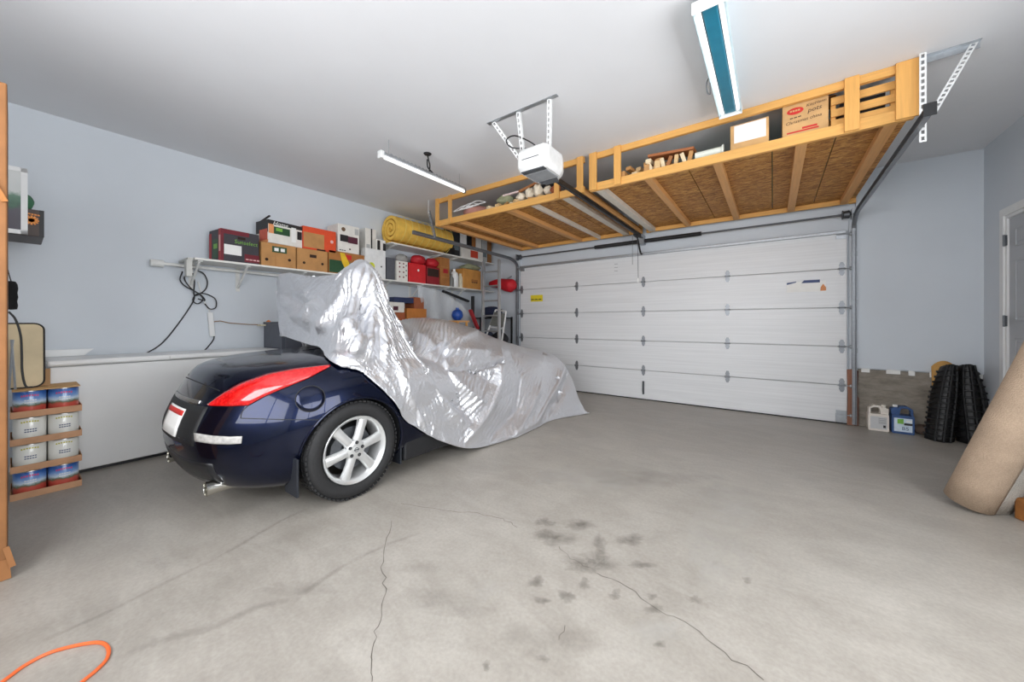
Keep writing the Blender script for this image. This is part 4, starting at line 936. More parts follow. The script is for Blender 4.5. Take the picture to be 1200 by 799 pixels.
def taillens():
    m, nt, b = nt_new('red_tail_lens'); v = coords(nt); vo = nt.nodes.new('ShaderNodeTexVoronoi'); vo.inputs['Scale'].default_value = 60; nt.links.new(v, vo.inputs['Vector'])
    c = ramp(nt, vo.outputs['Distance'], [(0.0, lin(226, 36, 34)), (0.6, lin(184, 8, 14))]); nt.links.new(c, b.inputs['Base Color'])
    b.inputs['Roughness'].default_value = 0.12; b.inputs['Coat Weight'].default_value = 1; b.inputs['Emission Color'].default_value = (0.8, 0.02, 0.02, 1); b.inputs['Emission Strength'].default_value = 0.0; return m
TL_T = [(244,474),(261,461.5),(282,449.5),(315,438),(348,432),(387,428)]
TL_B = [(245,475.5),(268,476),(291,475),(309,465),(330,456),(360,444),(387,429.5)]
tl_ = patch(TL_T, TL_B, 'tail_light', taillens(), .008, 34, 9, .006)
CLEAR = plain('clear_lens', (176, 174, 170), .15, 0, .25, 40, coat=.6)
patch([(228,507),(250,510.5),(268,511.5),(284,511)], [(229,517),(250,520),(268,520.5),(283,519.5)], 'side_marker', CLEAR, .003, 16, 5, .001)
# fuel door
l, nn = hit(364, 467); t1 = Vector((0,1,0)); t1 = (t1-nn*t1.dot(nn)).normalized(); t2 = nn.cross(t1)
def onbody(p, off):
    q, n2, i, d = bvh.find_nearest(p); return q+nn*off
m = MB(); G = []
for r in (0, .03, .06, .083, .085): G.append([onbody(l+(t1*math.cos(2*math.pi*k/36)+t2*math.sin(2*math.pi*k/36))*r, .003 if r < .084 else -.001) for k in range(37)])
m.grid(G); m.build('fuel_door', PAINT, car, smooth='all', fix=False)
m = MB(); m.grid([[onbody(l+(t1*math.cos(2*math.pi*k/48)+t2*math.sin(2*math.pi*k/48))*r, .0018) for k in range(49)] for r in (.085, .0895)]); m.build('fuel_door_gap', DARKP, car, fix=False)
seam([(218,442),(235,449),(258,458)], .003); seam([(282,490),(330,491.5),(376,492)]); seam([(291,475),(284,482),(282,490)]); seam([(222,425),(221,440)], .002)
# licence recess and plate at the middle of the tail
def rear_skin(x0, x1, z0, z1, name, mat, out, nx=20, nz=6):
    G = []
    for z in np.linspace(z0, z1, nz):
        row = []
        for x in np.linspace(x0, x1, nx):
            l_, n_, i_, d_ = bvh.ray_cast(Vector((CX+x, CY-2, z)), Vector((0, 1, 0))); row.append(l_+Vector((0, -out, 0)))
        G.append(row)
    o = MB().grid(G).build(name, mat, car, smooth='all'); o.modifiers.new('s', 'SOLIDIFY').thickness = .006; return o
rear_skin(-.40, .40, .50, .735, 'plate_recess', DARKP, .003)
o = rear_skin(-.17, .17, .53, .70, 'licence_plate', PAPER, .010, 8, 4); tag(o, 'white licence plate with red band')
rear_skin(-.17, .17, .66, .69, 'plate_band', RED, .0135, 8, 3)
rear_skin(-.52, .52, .27, .40, 'lower_valance', plain('satin_black_valance', (24, 25, 28), .4), .003)
rear_skin(-.30, .30, .745, .765, 'boot_handle_bar', plain('chrome_bar', (150, 150, 150), .25, .9), .006)
# exhaust, mud flaps, sill
m = MB(); ex, ey, ez = CX+.46, CY-.76, .235
m.lathe([(.036,.30),(.042,.02),(.045,0),(.041,0),(.037,.03),(.036,.25)], (ex, ey, ez), 'y', 20); m.build('exhaust_tip', plain('chrome', (200, 198, 190), .12, 1, .05), car, smooth=True)
m = MB(); m.lathe([(.036,.30),(.042,.02),(.045,0),(.041,0),(.037,.03),(.036,.25)], (CX-.46, ey, ez), 'y', 20); m.build('exhaust_tip', MATS['chrome'], car, smooth=True)
BX('muffler', DARKP, CX-.4, CX+.4, CY-.5, CY-.2, .2, .34, car, .04)
for sx in (-1, 1):
    BX('mud_flap', plain('mud_flap_rubber', (28, 32, 40), .6), CX+sx*.70, CX+sx*.872, CY-.405, CY-.39, .155, .40, car, .004)
    BX('mud_flap', MATS['mud_flap_rubber'], CX+sx*.70, CX+sx*.868, CY+.385, CY+.40, .12, .36, car, .004)
    BX('side_sill', plain('satin_black', (30, 31, 34), .4), CX+sx*.70, CX+sx*.872, CY+.42, CY+1.25, .13, .30, car, .02)
# raised boot lid under the cover and hood / cabin masses under it
m = MB(); m.grid([[Vector((CX-.62, 1.72, 1.68)), Vector((CX+.40, 1.80, 1.70))], [Vector((CX-.62, 1.92, 1.50)), Vector((CX+.42, 1.96, 1.48))], [Vector((CX-.65, 2.2, 1.12)), Vector((CX+.5, 2.2, 1.12))]])
o = m.build('raised_lid', DARKP, car); md = o.modifiers.new('t', 'SOLIDIFY'); md.thickness = .03
def loft(name, secs, mat):
    m = MB(); m.grid([[Vector((CX+x*s, CY+y, z)) for s, x, z in ((-1, w_, z0), (-1, w_, z0+(z1-z0)*.6), (-1, w_*.8, z1), (0, 0, z1+.02), (1, w_*.8, z1), (1, w_, z0+(z1-z0)*.6), (1, w_, z0))] for y, w_, z0, z1 in secs]); return m.build(name, mat, car, smooth='all')
loft('cabin', [(.75,.5,.6,.85),(.95,.52,.6,1.05),(1.4,.52,.6,1.15),(1.75,.52,.6,1.08),(2.25,.56,.5,.78)], DARKP)
loft('hood', [(1.8,.66,.3,.66),(2.4,.68,.3,.60),(2.9,.66,.3,.55),(3.15,.62,.3,.52),(3.28,.45,.32,.44)], PAINT)
# wheels
RIMM = plain('silver_alloy', (214, 215, 214), .3, .55, .04, 20); TIRE = plain('tyre_rubber', (34, 34, 35), .72, 0, .2, 60)
def wheel(sx, y):
    xo = CX+sx*(.885 if y < 1 else .74); d = -sx      # outer face x, direction inwards
    def hx(h): return xo+d*h
    tread = []
    m = MB()
    prof = [(.243,.02),(.262,.004),(.30,.0),(.325,.008),(.338,.024),(.348,.045),(.352,.09),(.352,.14),(.348,.185),(.336,.21),(.30,.228),(.262,.225),(.243,.21)]
    m.lathe([(r, h*d) for r, h in prof], (xo, CY+y, WR), 'x', 56, cap=False)
    t = m.build('tyre', TIRE, car, smooth=True)
    g = MB()                                  # tread blocks
    for k in range(64):
        a = 2*math.pi*k/64
        for row, (h0, h1) in enumerate(((.018,.062),(.068,.112),(.118,.162),(.168,.212))):
            aa = a+(row % 2)*.05; rr = .3515 if row in (1, 2) else .3475
            R = Matrix.Rotation(-aa, 3, 'X'); c = Vector((hx((h0+h1)/2), CY+y, WR))+R @ Vector((0, 0, rr-.003))
            g.obox(c, (h1-h0, .024, .012), R)
    tr_ = g.build('tread', TIRE, t)
    rm = MB()
    rm.lathe([(.243,.008*d),(.238,.004*d),(.228,.012*d),(.214,.028*d),(.208,.06*d),(.20,.14*d),(.216,.2*d),(.243,.212*d)], (xo, CY+y, WR), 'x', 56, cap=False)
    rim = rm.build('rim', RIMM, t, smooth=True, fix=False); md = rim.modifiers.new('s', 'SOLIDIFY'); md.thickness = .004
    for k in range(6):
        a = 2*math.pi*k/6+.33; R = Matrix.Rotation(-a, 3, 'X'); sp = MB(); C = Vector((0, CY+y, WR)); L = []
        for r, wd, h, th in ((.05,.036,.018,.035),(.10,.033,.016,.03),(.16,.035,.020,.028),(.205,.040,.024,.03),(.224,.046,.026,.03)):
            ring = []
            for (u, e) in ((-1,1),(-.8,.25),(-.45,0),(.45,0),(.8,.25),(1,1)):
                p = R @ Vector((0, u*wd, r)); ring.append(Vector((hx(h+th*e), C.y+p.y, C.z+p.z)))
            L.append(ring+[ring[0]])
        sp.grid(L); sp.build('spoke', RIMM, t, smooth=True)
    hb = MB(); hb.lathe([(.072,.06*d),(.072,.024*d),(.066,.018*d),(.03,.014*d),(.0,.014*d)], (xo, CY+y, WR), 'x', 32); hb.build('hub', RIMM, t, smooth=True)
    for k in range(5):
        a = 2*math.pi*k/5+.2; cy, cz = CY+y+.050*math.cos(a), WR+.050*math.sin(a)
        MB().cyl((hx(.012), cy, cz), (hx(.03), cy, cz), .0125, 12).build('lug_hole', BLACK, t); MB().cyl((hx(.011), cy, cz), (hx(.02), cy, cz), .007, 6).build('lug_nut', DSTEEL, t)
    cp = MB(); cp.lathe([(.022,.02*d),(.022,.010*d),(.0,.008*d)], (xo, CY+y, WR), 'x', 20); cp.build('centre_cap', RIMM, t, smooth=True)
    em = MB(); em.tube([(hx(.0085), CY+y+.015*math.cos(q), WR+.015*math.sin(q)) for q in [2*math.pi*i/20 for i in range(20)]], .0022, 6, True); em.box(hx(.007), hx(.010), CY+y-.02, CY+y+.02, WR-.004, WR+.004); em.build('emblem', DSTEEL, t)
    br = MB(); br.lathe([(.155,.10*d),(.155,.085*d),(.06,.085*d)], (xo, CY+y, WR), 'x', 32, cap=False); br.build('brake_disc', DSTEEL, t)
    cl = MB(); cl.prism([(.10*math.cos(q)*s_, .10*math.sin(q)*s_) for q, s_ in ((2.4,1),(2.8,1),(3.2,1),(3.6,1),(3.6,1.7),(3.2,1.75),(2.8,1.75),(2.4,1.7))], lambda p, q, e_: Vector((e_, CY+y+p, WR+q)), hx(.05), hx(.11)); cl.build('brake_caliper', DSTEEL, t)
    return t
wheel(1, 0); wheel(-1, 0); wheel(1, 2.65); wheel(-1, 2.65)
# arch lip
for sx in (1,):
    P = []
    for k in range(33):
        a = math.radians(-12+k/32*204); q = Vector((CX+sx*.9, CY+.380*math.cos(a), WR-.005+.380*math.sin(a))); loc_, n2, i, d = bvh.ray_cast(q+Vector((sx*.3,0,0)), Vector((-sx,0,0)))
        if loc_ is not None and q.z > .2: P.append(loc_+Vector((sx*.001,0,0)))
    MB().tube(P, .009, 8).build('arch_lip', PAINT, car, smooth=True)
# ================================================================== THE COVER
ROWS = [
 # rear hem
 [(-4.33,1.80,1.13),(-4.30,1.70,1.13),(-4.18,1.64,1.15),(-3.75,1.58,1.12),(-3.30,1.52,1.09),(-2.98,1.46,1.08),(-2.72,1.38,1.02),(-2.56,1.36,.985),(-2.50,1.49,.925)],
 [(-4.36,1.82,1.30),(-4.34,1.70,1.30),(-4.22,1.62,1.36),(-3.75,1.60,1.36),(-3.28,1.58,1.34),(-2.92,1.52,1.30),(-2.66,1.44,1.17),(-2.52,1.46,1.02),(-2.48,1.53,.895)],
 [(-4.38,1.84,1.32),(-4.34,1.72,1.52),(-4.25,1.65,1.66),(-3.68,1.66,1.62),(-3.28,1.68,1.62),(-2.90,1.68,1.62),(-2.68,1.60,1.34),(-2.54,1.54,1.08),(-2.475,1.55,.875)],
 # ridge
 [(-4.40,1.88,1.28),(-4.36,1.78,1.55),(-4.25,1.67,1.785),(-3.62,1.70,1.735),(-3.22,1.75,1.72),(-2.89,1.78,1.83),(-2.72,1.75,1.42),(-2.55,1.66,1.08),(-2.465,1.58,.845)],
 [(-4.42,2.05,.80),(-4.37,1.98,1.10),(-4.2,1.88,1.62),(-3.7,1.90,1.60),(-3.3,1.93,1.62),(-2.86,1.86,1.64),(-2.69,1.90,1.32),(-2.53,1.84,.98),(-2.43,1.77,.645)],
 [(-4.42,2.25,.40),(-4.38,2.2,.80),(-4.15,2.12,1.28),(-3.7,2.14,1.24),(-3.3,2.12,1.26),(-2.83,1.99,1.42),(-2.67,2.04,1.16),(-2.50,1.98,.86),(-2.415,1.87,.49)],
 [(-4.42,2.5,.12),(-4.36,2.45,.6),(-4.1,2.4,1.10),(-3.7,2.42,1.16),(-3.25,2.36,1.12),(-2.82,2.22,1.10),(-2.62,2.22,.93),(-2.46,2.16,.66),(-2.40,2.04,.35)],
 [(-4.42,2.75,.02),(-4.36,2.75,.5),(-4.1,2.7,1.08),(-3.75,2.66,1.27),(-3.3,2.64,1.26),(-2.9,2.56,1.14),(-2.60,2.48,.86),(-2.45,2.40,.52),(-2.38,2.25,.215)],
 [(-4.42,3.1,.02),(-4.35,3.1,.5),(-4.1,3.05,1.05),(-3.8,3.0,1.30),(-3.35,2.98,1.33),(-2.92,2.92,1.23),(-2.60,2.86,.88),(-2.45,2.76,.46),(-2.37,2.60,.06)],
 [(-4.42,3.5,.02),(-4.34,3.5,.5),(-4.1,3.45,.98),(-3.8,3.4,1.22),(-3.36,3.4,1.26),(-2.90,3.36,1.14),(-2.58,3.32,.84),(-2.44,3.22,.42),(-2.34,3.08,.012)],
 [(-4.42,3.95,.02),(-4.34,3.95,.45),(-4.15,3.92,.85),(-3.8,3.92,1.0),(-3.36,3.94,1.05),(-2.86,3.92,.99),(-2.56,3.88,.80),(-2.42,3.78,.40),(-2.33,3.66,.012)],
 [(-4.42,4.4,.02),(-4.34,4.4,.42),(-4.15,4.4,.78),(-3.8,4.42,.88),(-3.36,4.45,.92),(-2.84,4.42,.88),(-2.54,4.36,.76),(-2.40,4.26,.38),(-2.32,4.14,.012)],
 [(-4.38,4.7,.02),(-4.3,4.72,.40),(-4.1,4.75,.70),(-3.8,4.78,.78),(-3.36,4.82,.81),(-2.82,4.80,.79),(-2.50,4.68,.70),(-2.34,4.52,.36),(-2.22,4.42,.012)],
 [(-4.3,4.85,.02),(-4.25,4.90,.3),(-4.05,4.98,.48),(-3.8,5.02,.5),(-3.36,5.04,.52),(-2.80,5.0,.52),(-2.46,4.84,.48),(-2.27,4.68,.26),(-2.14,4.60,.012)],
 [(-4.2,4.95,.015),(-4.18,5.0,.10),(-4.0,5.07,.12),(-3.8,5.10,.12),(-3.36,5.12,.12),(-2.78,5.08,.12),(-2.42,4.92,.12),(-2.22,4.76,.08),(-2.10,4.68,.012)],
 [(-4.15,5.0,.012),(-4.12,5.05,.012),(-3.95,5.10,.012),(-3.8,5.13,.012),(-3.36,5.15,.012),(-2.76,5.11,.012),(-2.40,4.95,.012),(-2.20,4.79,.012),(-2.08,4.71,.012)],
]
NU, NV = 340, 270
ctl = np.array(ROWS, float)
tmp = np.stack([catmull(ctl[i], NV) for i in range(len(ROWS))])
# respace along each row by length so the weave is even
B = np.stack([catmull(tmp[:, j], NU*3) for j in range(NV)], axis=1)
def respace(A, n):
    d = np.linalg.norm(np.diff(A, axis=0), axis=-1).mean(axis=1); s = np.r_[0, np.cumsum(d)]; t = np.linspace(0, s[-1], n)
    return np.stack([[np.interp(t, s, A[:, j, k]) for k in range(3)] for j in range(A.shape[1])]).transpose(2, 0, 1)
B = respace(B, NU); B = respace(B.transpose(1, 0, 2), NV).transpose(1, 0, 2)
def normals(P):
    du = np.gradient(P, axis=0); dv = np.gradient(P, axis=1); n = np.cross(du, dv); n /= np.linalg.norm(n, axis=-1, keepdims=True)+1e-9
    return n
N0 = normals(B)
ctr = np.array([CX, 3.0, .5]); sgn = np.sign(((B-ctr)*N0).sum(-1).mean()); N0 *= sgn
rng = np.random.default_rng(11)
def smooth_noise(nu, nv, ku, kv):
    g = rng.normal(size=(ku+3, kv+3)); uu = np.linspace(0, ku, nu); vv = np.linspace(0, kv, nv)
    def cub(g, t, axis):
        i = np.minimum(t.astype(int), g.shape[axis]-4); f = t-i
        w_ = [(1-f)**3/6, (3*f**3-6*f**2+4)/6, (-3*f**3+3*f**2+3*f+1)/6, f**3/6]
        return sum(np.take(g, i+k, axis)*(w_[k][:, None] if axis == 0 else w_[k][None, :]) for k in range(4))
    return cub(cub(g, uu, 0), vv, 1)
# folds hanging down the flanks: elongated along v; general crumple
nz = .012*smooth_noise(NU, NV, 26, 6)+.014*smooth_noise(NU, NV, 14, 12)+.008*smooth_noise(NU, NV, 44, 38)
# the large folds read off the photograph: (polyline, height, width)
FOLDS = [([(430,312),(462,376),(492,432),(520,468),(550,500)], .035, 7), ([(447,345),(478,395),(510,440),(545,480)], -.05, 9),
 ([(588,406),(584,454),(572,482),(544,518)], .03, 7), ([(598,408),(614,436),(608,482),(572,518)], -.03, 8), ([(662,428),(652,450),(626,494),(588,518)], .03, 6), ([(634,448),(620,482),(600,510)], .025, 5),
 ([(668,430),(660,460),(644,486)], -.03, 5), ([(650,470),(636,495)], -.02, 4), ([(526,436),(548,458),(568,474)], .03, 5), ([(490,430),(520,446),(550,460)], .022, 5), ([(505,436),(540,470),(556,500)], -.025, 6),
 ([(517,412),(500,396),(488,390)], .025, 5), ([(517,412),(540,396),(560,388)], .03, 5), ([(517,412),(548,410),(575,412)], .025, 5), ([(517,412),(530,440)], .02, 4), ([(517,412),(505,432),(486,432)], .02, 5), ([(512,404),(517,412),(524,418)], -.05, 10), ([(490,410),(515,420)], -.03, 6), ([(545,420),(580,450)], -.03, 8),
 ([(424,314),(398,356),(376,390)], .05, 7), ([(410,340),(388,384)], -.03, 8), ([(426,314),(416,350),(408,390)], .03, 6), ([(429,316),(436,350),(433,390),(428,425)], .03, 7), ([(426,340),(428,370),(424,395)], -.045, 8), ([(404,380),(416,400),(412,420)], .06, 12), ([(440,350),(452,400),(450,450)], .025, 8), ([(445,380),(447,430)], -.03, 7), ([(460,420),(480,470),(500,500)], .02, 6), ([(452,430),(470,470),(490,496)], -.025, 5), ([(432,440),(450,458),(470,482)], .025, 5),
 ([(330,345),(350,356),(372,352)], -.04, 8), ([(335,372),(358,370),(376,350)], .035, 7), ([(328,360),(345,384),(362,394)], -.03, 6), ([(352,340),(368,360),(360,380)], .03, 6), ([(420,436),(440,452),(460,470)], -.02, 5)]
rel = B-np.array([0, 0, CAMH]); xc = rel[..., 0]*CC+rel[..., 1]*SS; zc = -rel[..., 0]*SS+rel[..., 1]*CC; QX = 600+F*xc/zc; QY = HOR-F*rel[..., 2]/zc
facing = np.clip(-(rel*N0).sum(-1)/np.linalg.norm(rel, axis=-1)*4+.3, 0, 1)
fold = np.zeros((NU, NV))
for pl_, am, wd in FOLDS:
    best = np.full((NU, NV), 1e9); tt = np.zeros((NU, NV)); k_ = len(pl_)-1
    for s_, ((x0, y0_f), (x1, y1_f)) in enumerate(zip(pl_[:-1], pl_[1:])):
        dx, dy = x1-x0, y1_f-y0_f; t = np.clip(((QX-x0)*dx+(QY-y0_f)*dy)/(dx*dx+dy*dy), 0, 1); dd = np.hypot(QX-x0-t*dx, QY-y0_f-t*dy); mk = dd < best; best[mk] = dd[mk]; tt[mk] = (s_+t)[mk]/k_
    fold += am*np.exp(-np.abs(best/wd)**1.15)*np.clip(np.minimum(tt, 1-tt)*6+.25, 0, 1)
nz = nz+fold*facing; B = B+N0*(fold*facing*.8)[..., None]
P = B+N0*nz[..., None]
U = np.linspace(0, 1, NU)[:, None]; V = np.linspace(-1, 1, NV)[None, :]
ru = np.linalg.norm(np.diff(B, axis=0), axis=-1)*1.05; rv = np.linalg.norm(np.diff(B, axis=1), axis=-1)*1.035
rd1 = np.sqrt(np.minimum(ru[:, :-1], ru[:, 1:])**2+np.minimum(rv[:-1], rv[1:])**2)
def sat(A, Bv, rest, k=.5, only=None):
    d = Bv-A; l = np.linalg.norm(d, axis=-1, keepdims=True)+1e-9; c = d*((l-rest[..., None])/l)*k*.5
    return c
KA = .012
FLOORZ = .006
for it in range(130):
    P += KA*(B-P)
    for par in (0, 1):
        c = sat(P[par:-1:2], P[par+1::2], ru[par::2], .9); P[par:-1:2] += c; P[par+1::2] -= c
        c = sat(P[:, par:-1:2], P[:, par+1::2], rv[:, par::2], .9); P[:, par:-1:2] += c; P[:, par+1::2] -= c
        c = sat(P[par:-1:2, :-1], P[par+1::2, 1:], rd1[par::2], .35); P[par:-1:2, :-1] += c; P[par+1::2, 1:] -= c
        c = sat(P[par:-1:2, 1:], P[par+1::2, :-1], rd1[par::2], .35); P[par:-1:2, 1:] += c; P[par+1::2, :-1] -= c
    # bending: relax towards the neighbours' mean
    if it % 2 == 0:
        L_ = np.zeros_like(P); L_[1:-1] += (P[2:]+P[:-2])/2-P[1:-1]; L_[:, 1:-1] += (P[:, 2:]+P[:, :-2])/2-P[:, 1:-1]
        P += .10*L_
    off = ((P-B)*N0).sum(-1); lo_ = -.035; push = np.maximum(0, lo_-off); P += N0*push[..., None]
    P[..., 2] = np.maximum(P[..., 2], FLOORZ)
    if it % 32 == 31 or it == 129:          # keep the cloth outside the car body
        for i in range(NU):
            for j in range(NV):
                p = P[i, j]
                if p[1] > 3.4 or p[1] < 1.2 or p[2] > 1.15 or abs(p[0]-CX) > .95: continue
                pv = Vector(p); l_, n_, k_, d_ = wbv.find_nearest(pv)
                if (pv-l_).dot(n_) < .014: P[i, j] = l_+n_*.014
# crisp crinkles pressed into the cloth: ridged noise in several directions, strongest where the cloth hangs free
def ridged(ku, kv): 
    n = smooth_noise(NU, NV, ku, kv); return np.clip(1-np.abs(n)*1.9, 0, 1)**1.6-.35
def skew(A, s):      # shear a field so the crinkles run slantwise
    idx = (np.arange(NU)[:, None]*s+np.arange(NV)[None, :]) % NV
    return np.take_along_axis(A, idx.astype(int), axis=1)
NP = normals(P)*sgn
cr = .011*ridged(16, 9)+.010*skew(ridged(12, 14), .45)+.008*skew(ridged(20, 18), -.5)+.0050*ridged(42, 34)+.0022*skew(ridged(60, 46), .6)+.0016*ridged(90, 80)
amp = .55+.45*np.clip(smooth_noise(NU, NV, 7, 6)+.6, 0, 1.4)
P = P+NP*(cr*amp+fold*facing*.75)[..., None]
P[..., 2] = np.maximum(P[..., 2], FLOORZ)
for i in range(NU):
    for j in range(NV):
        p = P[i, j]
        if p[1] > 4.5 or p[1] < 1.2 or p[2] > 1.15 or abs(p[0]-CX) > .95: continue
        pv = Vector(p); l_, n_, k_, d_ = wbv.find_nearest(pv)
        if (pv-l_).dot(n_) < .016: P[i, j] = l_+n_*.016
def cover_mat():
    m, nt, b = nt_new('silver_cover'); v = coords(nt); 
    vo = nt.nodes.new('ShaderNodeTexVoronoi'); vo.inputs['Scale'].default_value = 26; n0 = noise(nt, v, 9, 3)
    ad = nt.nodes.new('ShaderNodeVectorMath'); ad.operation = 'ADD'; nz_ = nt.nodes.new('ShaderNodeTexNoise'); nz_.inputs['Scale'].default_value = 6; nt.links.new(v, nz_.inputs['Vector'])
    sc = nt.nodes.new('ShaderNodeVectorMath'); sc.operation = 'SCALE'; sc.inputs['Scale'].default_value = .25; nt.links.new(nz_.outputs['Color'], sc.inputs[0])
    nt.links.new(v, ad.inputs[0]); nt.links.new(sc.outputs[0], ad.inputs[1]); nt.links.new(ad.outputs[0], vo.inputs['Vector'])
    n1 = noise(nt, v, 22, 5, .6, .8)
    mx = nt.nodes.new('ShaderNodeMath'); mx.operation = 'ADD'; nt.links.new(vo.outputs['Distance'], mx.inputs[0]); nt.links.new(n1, mx.inputs[1])
    b.inputs['Base Color'].default_value = (*lin(226, 227, 231), 1); b.inputs['Metallic'].default_value = .72; b.inputs['Roughness'].default_value = .30
    bump(nt, b, mx.outputs[0], .38, .012); return m
m = MB(); m.grid([[Vector(P[i, j]) for j in range(NV)] for i in range(NU)], 0, flip=sgn < 0)
cv = thing('car_cover', 'crumpled silver car cover draped over the dark blue car', 'car cover', (CX, 3.0, 0))
o = m.build('cover_sheet', cover_mat(), cv, smooth='all', fix=False)
edge = [Vector(P[0, j]) for j in range(NV)]+[Vector(P[i, NV-1]) for i in range(1, NU)]
MB().tube([p+Vector((0, 0, .002)) for p in edge[::2]], .007, 6).build('hem', cover_mat(), cv, smooth='all')
# ================================================================== LEFT SIDE
FZW = plain('freezer_white', (226, 226, 224), .35, 0, .02, 3)
fx = -4.72; fy0 = AX(57, 480, fx).y; fy1 = 1.83; fz = .965
fz_ = thing('chest_freezer', 'long white chest freezer against the blue grey wall', 'freezer', ((XL+fx)/2-.02, (fy0+fy1)/2, 0))
BX('cabinet', FZW, XL+.03, fx, fy0, fy1, .03, fz-.055, fz_, .012); BX('lid', FZW, XL+.03, fx+.012, fy0-.01, fy1+.01, fz-.05, fz, fz_, .016); BX('lid_seal', plain('grey_gasket', (150, 150, 150), .6), XL+.035, fx-.004, fy0+.004, fy1-.004, fz-.0548, fz-.0502, fz_)
BX('plinth', BLACK, XL+.06, fx-.03, fy0+.03, fy1-.03, .001, .0295, fz_); BX('lid_handle', FZW, fx+.0125, fx+.03, (fy0+fy1)/2-.12, (fy0+fy1)/2+.12, fz-.04, fz-.01, fz_, .005)
m = MB(); a = AX(52, 408, -5.24); b = AX(110, 408, -5.24); m.prism([(a.y-.2, fz+.002), (b.y-.06, fz+.002), (b.y, fz+.062), (a.y-.2, fz+.062)], lambda p, q, e_: Vector((e_, p, q)), -5.265, -5.24)
tag(m.build('white_board', WHITEPAINT), 'white trim board with slanted end standing on the freezer', 'board')
gc = thing('storage_bin', 'dark grey storage cabinet between freezer and shelves', 'cabinet', (-4.98, 2.25, 0)); GCM = plain('slate_plastic', (84, 88, 98), .5)
ga = ys(325.5, -4.74); BX('cabinet_body', GCM, XL+.02, -4.74, max(ga, 1.86), 2.5, .001, 1.255, gc, .008); BX('cabinet_lid', GCM, XL+.015, -4.73, max(ga, 1.86)-.005, 2.505, 1.2555, 1.285, gc, .006); BX('cabinet_door', GCM, -4.7395, -4.725, 1.9, 2.46, .06, 1.2, gc, .006)
# stacked trays of cans
fxc = -4.385; y0 = AX(8, 560, fxc).y+.02; D = .157; TH = .195
skyM = None
def can_label(name, kind):
    m, nt, b = nt_new(name); v = coords(nt); s = nt.nodes.new('ShaderNodeSeparateXYZ'); nt.links.new(v, s.inputs[0]); n = noise(nt, v, 30, 4); z = s.outputs[2]
    ad = nt.nodes.new('ShaderNodeMath'); ad.operation = 'MULTIPLY_ADD'; ad.inputs[1].default_value = .035; nt.links.new(n, ad.inputs[0]); nt.links.new(z, ad.inputs[2])
    sc = nt.nodes.new('ShaderNodeMath'); sc.operation = 'MULTIPLY'; sc.inputs[1].default_value = 1/.2; nt.links.new(ad.outputs[0], sc.inputs[0])
    if kind: c = ramp(nt, sc.outputs[0], [(0.0, lin(190,60,50)), (0.42, lin(204,90,76)), (.50, lin(90,110,80)), (.60, lin(206,220,234)), (.72, lin(120,160,214)), (.9, lin(56,104,180))]); 
    else: c = ramp(nt, sc.outputs[0], [(0.0, lin(200,208,120)), (0.16, lin(226,226,216)), (.5, lin(236,236,230)), (.9, lin(232,232,224))])
    nt.links.new(c, b.inputs['Base Color']); b.inputs['Roughness'].default_value = .3; b.inputs['Coat Weight'].default_value = .5; return m
CANB, CANW = can_label('blue_red_can_label', 1), can_label('white_can_label', 0); TINM = plain('tin', (190, 190, 188), .3, .9)
PINKT = plain('pink_lettering', (206, 80, 130), .5); YELG = plain('yellow_green_lettering', (196, 190, 60), .5)
def mk_can(cx, cy, z, kind):
    c = thing('food_can', None, 'can', (cx, cy, z)); b = MB(); r = D/2-.002
    b.lathe([(r-.003,0),(r,.004),(r,.182),(r-.003,.186),(r-.006,.182),(0,.182)], (cx, cy, z), 'z', 28); b.build('can_body', [CANB if kind else CANW], c, smooth=True)
    MB().lathe([(r+.001,.0),(r+.0015,.003),(r,.006)], (cx, cy, z+.180), 'z', 28).build('rim', TINM, c, smooth=True)
    # curved lettering blocks on the face turned to the room
    t = PINKT if kind else YELG; g = MB(); rows = ((.150,.05,.013),) if kind else ((.155,.05,.010),)
    for zz, half, hh in rows:
        for k in range(7):
            a0 = (k-3.5)*.16+.012; a1 = a0+.11; zc = z+zz+.004*math.cos((k-3)*.6)
            vs = [(cx+(r+.001)*math.cos(q), cy+(r+.001)*math.sin(q), zc+s_*hh/2) for q in (a0, a1) for s_ in (-1, 1)]; g.add(vs, [(0,2,3,1)])
    g.build('print', t, c, fix=False)
    g = MB()
    for k in range(5):
        for l_ in range(2):
            a0 = (k-2.2)*.15; a1 = a0+.12; zc = z+(.118-l_*.018 if kind else .10-l_*.016); vs = [(cx+(r+.001)*math.cos(q), cy+(r+.001)*math.sin(q), zc+s_*.0035) for q in (a0, a1) for s_ in (-1, 1)]; g.add(vs, [(0,2,3,1)])
    g.build('print', PAPER if kind else NAVY, c, fix=False)
    return c
TRAY = cardboard('tray_cardboard', (196, 150, 114))
names = {3: 'topmost', 2: 'second from top', 1: 'third from top', 0: 'bottom'}
for lay in range(4):
    z = lay*TH; kind = lay in (0, 3); r = thing('can_tray', 'shallow cardboard can tray, %s of the stack by freezer' % names[lay], 'tray', (fxc-.235, y0+D, z))
    x0, x1, ya_, yb_ = fxc-2*D-.004, fxc+.004, y0-.004, y0+2*D+.004
    BX('tray_floor', TRAY, x0, x1, ya_, yb_, z+.0006, z+.004, r); 
    for (q0, q1, r0, r1) in ((x0-.004, x0, ya_, yb_), (x1, x1+.004, ya_, yb_), (x0, x1, ya_-.004, ya_), (x0, x1, yb_, yb_+.004)): BX('tray_side', TRAY, q0, q1, r0, r1, z+.0006, z+.048, r)
    for i in range(2):
        for j in range(2):
            c = mk_can(fxc-D*(i+.5), y0+D*(j+.5), z+.0045, kind); tag(c, 'large %s food can in the %s tray, %s row, %s' % ('blue and red' if kind else 'white', names[lay], ('room side', 'wall side')[i], ('beside tall carton', 'beside freezer')[j]), 'can', 'food cans stacked by the freezer')
